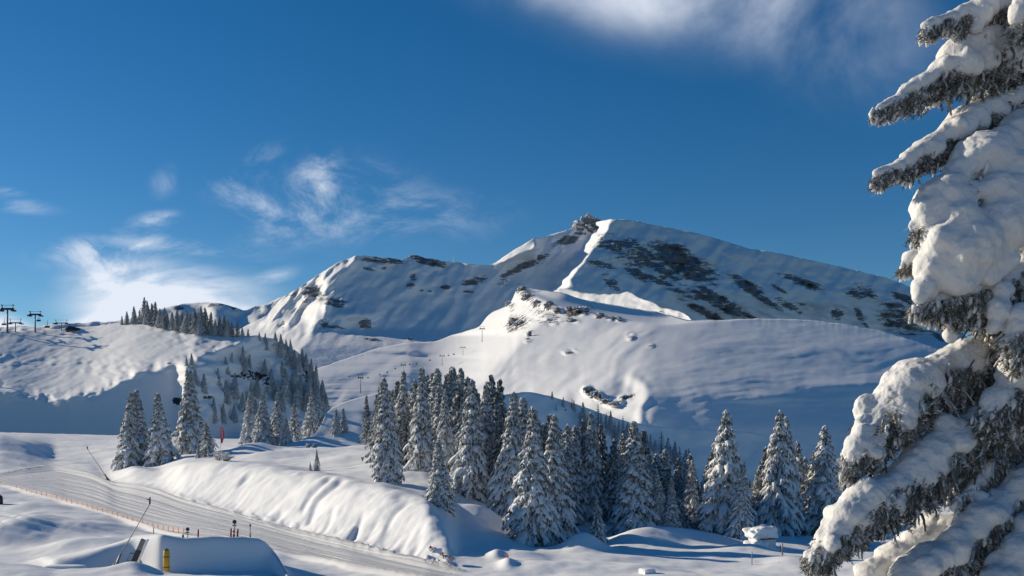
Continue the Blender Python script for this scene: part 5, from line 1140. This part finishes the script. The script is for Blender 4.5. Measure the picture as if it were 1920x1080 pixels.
# dark object at the left edge, white sign panel on the hill
b = np.array(ground_at(1, 108)); r = empty('dark_post', tuple(b)); tag(r, 'dark rounded post cut off by the left edge below the piste', 'post')
part('shaft', r, M_dark, lambda g: tube(g, np.array([(0, 0, -.2), (0, 0, .5), (0, 0, .8), (-.05, 0, .95)]), np.array([.24, .25, .2, .08]), np.array([.24, .25, .2, .08]), 12, (0, 1, 0), flat=1), True)
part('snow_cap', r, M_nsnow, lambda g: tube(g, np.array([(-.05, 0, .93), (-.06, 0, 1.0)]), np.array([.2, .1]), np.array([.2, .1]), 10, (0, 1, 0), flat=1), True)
D = at_layer('snow_hill', 2, 725); r = empty('piste_sign', pt(1, 727, D)); tag(r, 'tilted white panel at the left edge on the brow of the hill', 'sign'); k = D / F
Rz = np.array([[math.cos(-.8), 0, -math.sin(-.8)], [0, 1, 0], [math.sin(-.8), 0, math.cos(-.8)]])
part('board', r, M_white, lambda g: box(g, (0, -.5, 8 * k), (11 * k, .1, 13 * k), Rz)); part('post', r, M_dark, lambda g: rod(g, (0, 0, -2), (0, -.3, 8 * k), .12))
# mast on the mountain saddle
D = at_layer('mountain', 850, 494); k = D / F; r = empty('weather_mast', pt(850, 494, D)); tag(r, 'thin white mast on the saddle of the mountain ridge', 'mast')
part('mast', r, M_white, lambda g: rod(g, (0, 0, -3), (0, 0, 14 * k), .7 * k, .5 * k)); part('cabin', r, M_white, lambda g: box(g, (2 * k, 0, 0), (3 * k, 2 * k, 3 * k)))

# rocks
def rock_mat():
    m, nt, b = material('rock_with_snow')
    tcn = N(nt, 'ShaderNodeTexCoord'); geo = N(nt, 'ShaderNodeNewGeometry'); sx = N(nt, 'ShaderNodeSeparateXYZ'); nt.links.new(geo.outputs['Normal'], sx.inputs[0])
    n = N(nt, 'ShaderNodeTexNoise'); setin(n, Scale=1.7, Detail=10.0, Roughness=.62); nt.links.new(tcn.outputs['Generated'], n.inputs['Vector'])
    s = math_node(nt, 'ADD', sx.outputs[2], math_node(nt, 'MULTIPLY_ADD', n.outputs['Fac'], 1.6, -.8))
    mr = N(nt, 'ShaderNodeMapRange', interpolation_type='SMOOTHSTEP'); nt.links.new(s, mr.inputs[0]); setin(mr, From_Min=.18, From_Max=.40)
    rc = N(nt, 'ShaderNodeMix', data_type='RGBA'); nt.links.new(n.outputs['Fac'], rc.inputs[0]); rc.inputs[6].default_value = (.10, .10, .10, 1); rc.inputs[7].default_value = (.34, .33, .32, 1)
    mx_ = N(nt, 'ShaderNodeMix', data_type='RGBA'); nt.links.new(mr.outputs[0], mx_.inputs[0]); nt.links.new(rc.outputs[2], mx_.inputs[6]); mx_.inputs[7].default_value = SNOW_B
    nt.links.new(mx_.outputs[2], b.inputs['Base Color']); setin(b, Roughness=.85)
    bp = N(nt, 'ShaderNodeBump'); setin(bp, Strength=.6, Distance=.6); nt.links.new(n.outputs['Fac'], bp.inputs['Height']); nt.links.new(bp.outputs[0], b.inputs['Normal'])
    return m
M_rock = rock_mat()
def rock(px, py, a, b_, layer, seed, label, cat='rock', group=None, rough=.5, name='rock', sink=0.0, fq=1.3):
    D = at_layer(layer, px, py); k = D / F
    bm = bmesh.new(); bmesh.ops.create_icosphere(bm, subdivisions=4, radius=1.0)
    v = np.array([x.co[:] for x in bm.verts]); f = np.array([[x.index for x in y.verts] for y in bm.faces]); bm.free()
    d = fbm(v[:, 0] * fq + seed, v[:, 1] * fq, v[:, 2] * fq, 5, .6)
    d = d - 0.35 * np.abs(fbm(v[:, 0] * 2.2 + seed, v[:, 1] * 2.2, v[:, 2] * 3.0, 3))
    v = v * (1 + rough * d[:, None]) * np.array([a * k, a * k * .8, b_ * k])
    o = link(name, mesh_np(name, v, f, False), M_rock); o.location = (((px - 960) / F) * D, D + a * k * .25 + sink, zof(py, D)); tag(o, label, cat, group); return o
rock(1106, 430, 24, 30, 'mountain', 4.0, 'dark rocky crag forming the very summit of the mountain', 'crag', rough=.6, name='summit_crag', fq=.8, sink=0)
rock(1088, 432, 9, 8, 'mountain', 6.0, 'small rock tower on the ridge just left of the summit crag', 'crag', name='ridge_crag')
gr = 'rocks along the crest of the sunlit dome'
for i, (px, py, a, b_, lab) in enumerate([(978, 544, 8, 9, 'tall snow plastered rock at the top left end of the sunlit crest'), (990, 558, 11, 8, 'broad rock just below the top of the sunlit crest'), (1007, 568, 7, 6, 'small rock in the row below the top of the crest'), (1030, 573, 9, 9, 'dark squarish rock in the row on the sunlit crest'), (1045, 582, 8, 6, 'low rock right below the squarish rock of the crest'), (1067, 582, 6, 9, 'narrow upright rock left of the largest dark rock of the crest'), (1088, 583, 15, 8, 'largest dark rock, long and overhanging, on the sunlit crest'), (1124, 592, 8, 6, 'snow streaked rock right of the largest dark rock'), (1150, 597, 14, 4, 'flat dark rock ledge at the right end of the crest'), (1073, 601, 10, 4, 'flat rock ledge just under the largest dark rock'), (962, 604, 9, 8, 'rock in the snowy outcrop on the left side of the sunlit slope'), (975, 608, 10, 7, 'right rock of the snowy outcrop on the left side of the sunlit slope'), (953, 570, 6, 6, 'lone rock low on the left shoulder of the crest'), (993, 630, 4, 8, 'thin leaning rock on the sunlit slope below the crest')]):
    rock(px, py, a, b_, 'snow_dome', 20.0 + 3 * i, lab, 'rock', gr)
gb = 'boulders in the shaded bowl'
rock(685, 608, 10, 8, 'mountain', 61, 'large square boulder alone in the shaded bowl', 'boulder', gb, .35, 'boulder')
rock(699, 637, 9, 3, 'mountain', 64, 'flat dark rock under the large boulder in the bowl', 'boulder', gb, .4, 'boulder')
rock(769, 635, 4, 3, 'mountain', 67, 'small dark rock in the sunlit streak of the bowl', 'boulder', gb, .4, 'boulder')
gh = 'rocks in the sunlit hollow above the wood'
for i, (px, py, a, b_, lab) in enumerate([(1101, 731, 8, 6, 'upper left rock in the hollow above the wood'), (1115, 740, 9, 7, 'largest rock in the hollow above the wood'), (1133, 751, 8, 5, 'snow streaked rock at the lower edge of the hollow'), (1153, 757, 8, 4, 'dark rock at the bottom of the hollow')]):
    rock(px, py, a, b_, 'snow_dome', 80. + 3 * i, lab, 'rock', gh)
for px, D, lab in [(577, 172, 'left one of two small dark rocks in the shaded dip behind the bank'), (590, 172, 'right one of two small dark rocks in the shaded dip behind the bank')]:
    g_ = ground_at(px, D); bm = bmesh.new(); bmesh.ops.create_icosphere(bm, subdivisions=3, radius=1.0)
    v = np.array([x.co[:] for x in bm.verts]); f = np.array([[x.index for x in y.verts] for y in bm.faces]); bm.free()
    v = v * (1 + .5 * fbm(v[:, 0] * 1.5 + px, v[:, 1] * 1.5, v[:, 2] * 1.5, 4)[:, None]) * np.array([.42, .4, .5])
    o = link('rock', mesh_np('rock', v, f, False), M_rock); o.location = (g_[0], g_[1], g_[2] + .25); tag(o, lab, 'rock', 'rocks behind the bank')
# frosted shrubs
def shrub(px, D, hgt, wid, label, seed):
    b = ground_at(px, D); r = empty('shrub', b); tag(r, label, 'shrub', 'frosted shrubs'); rg = np.random.RandomState(seed); gs_, gt_ = Geo(), Geo()
    for i in range(46):
        a = rg.rand() * 6.28; l = hgt * rg.uniform(.5, 1.1); o_ = np.array([math.cos(a), math.sin(a), 0]) * wid * rg.rand()
        u = np.linspace(0, 1, 4)[:, None]; P = o_ * .25 + (o_ + [0, 0, l]) * u + np.array([0, 0, -.15 * l]) * u ** 3 + rg.normal(0, .03, (4, 3))
        rr = np.array([.022, .02, .016, .008]); tube(gt_, P, rr, rr, 4, (0, 1, 0), flat=1)
        for k_ in range(4):
            q = P[rg.randint(1, 4)]; e_ = q + rg.normal(0, .16, 3) + [0, 0, .08]; tube(gt_, np.stack([q, e_]), np.array([.012, .006]), np.array([.012, .006]), 3, (0, 1, 0), flat=1)
            tube(gs_, np.stack([q, (q + e_) / 2 + [0, 0, .02], e_]), np.array([.02, .045, .02]), np.array([.02, .04, .02]), 4, (0, 1, 0), flat=1)
    tag(link('twigs', gt_.mesh('twigs'), M_bark, r), kind='stuff'); tag(link('frost', gs_.mesh('frost'), M_bsnow, r), kind='stuff')
shrub(410, 131, 1.3, 1.3, 'frosted bare shrub on the bank edge below the small left spruce', 1)
shrub(424, 128, .9, 1.0, 'lower frosted shrub sticking out of the snow at the bank edge', 2)
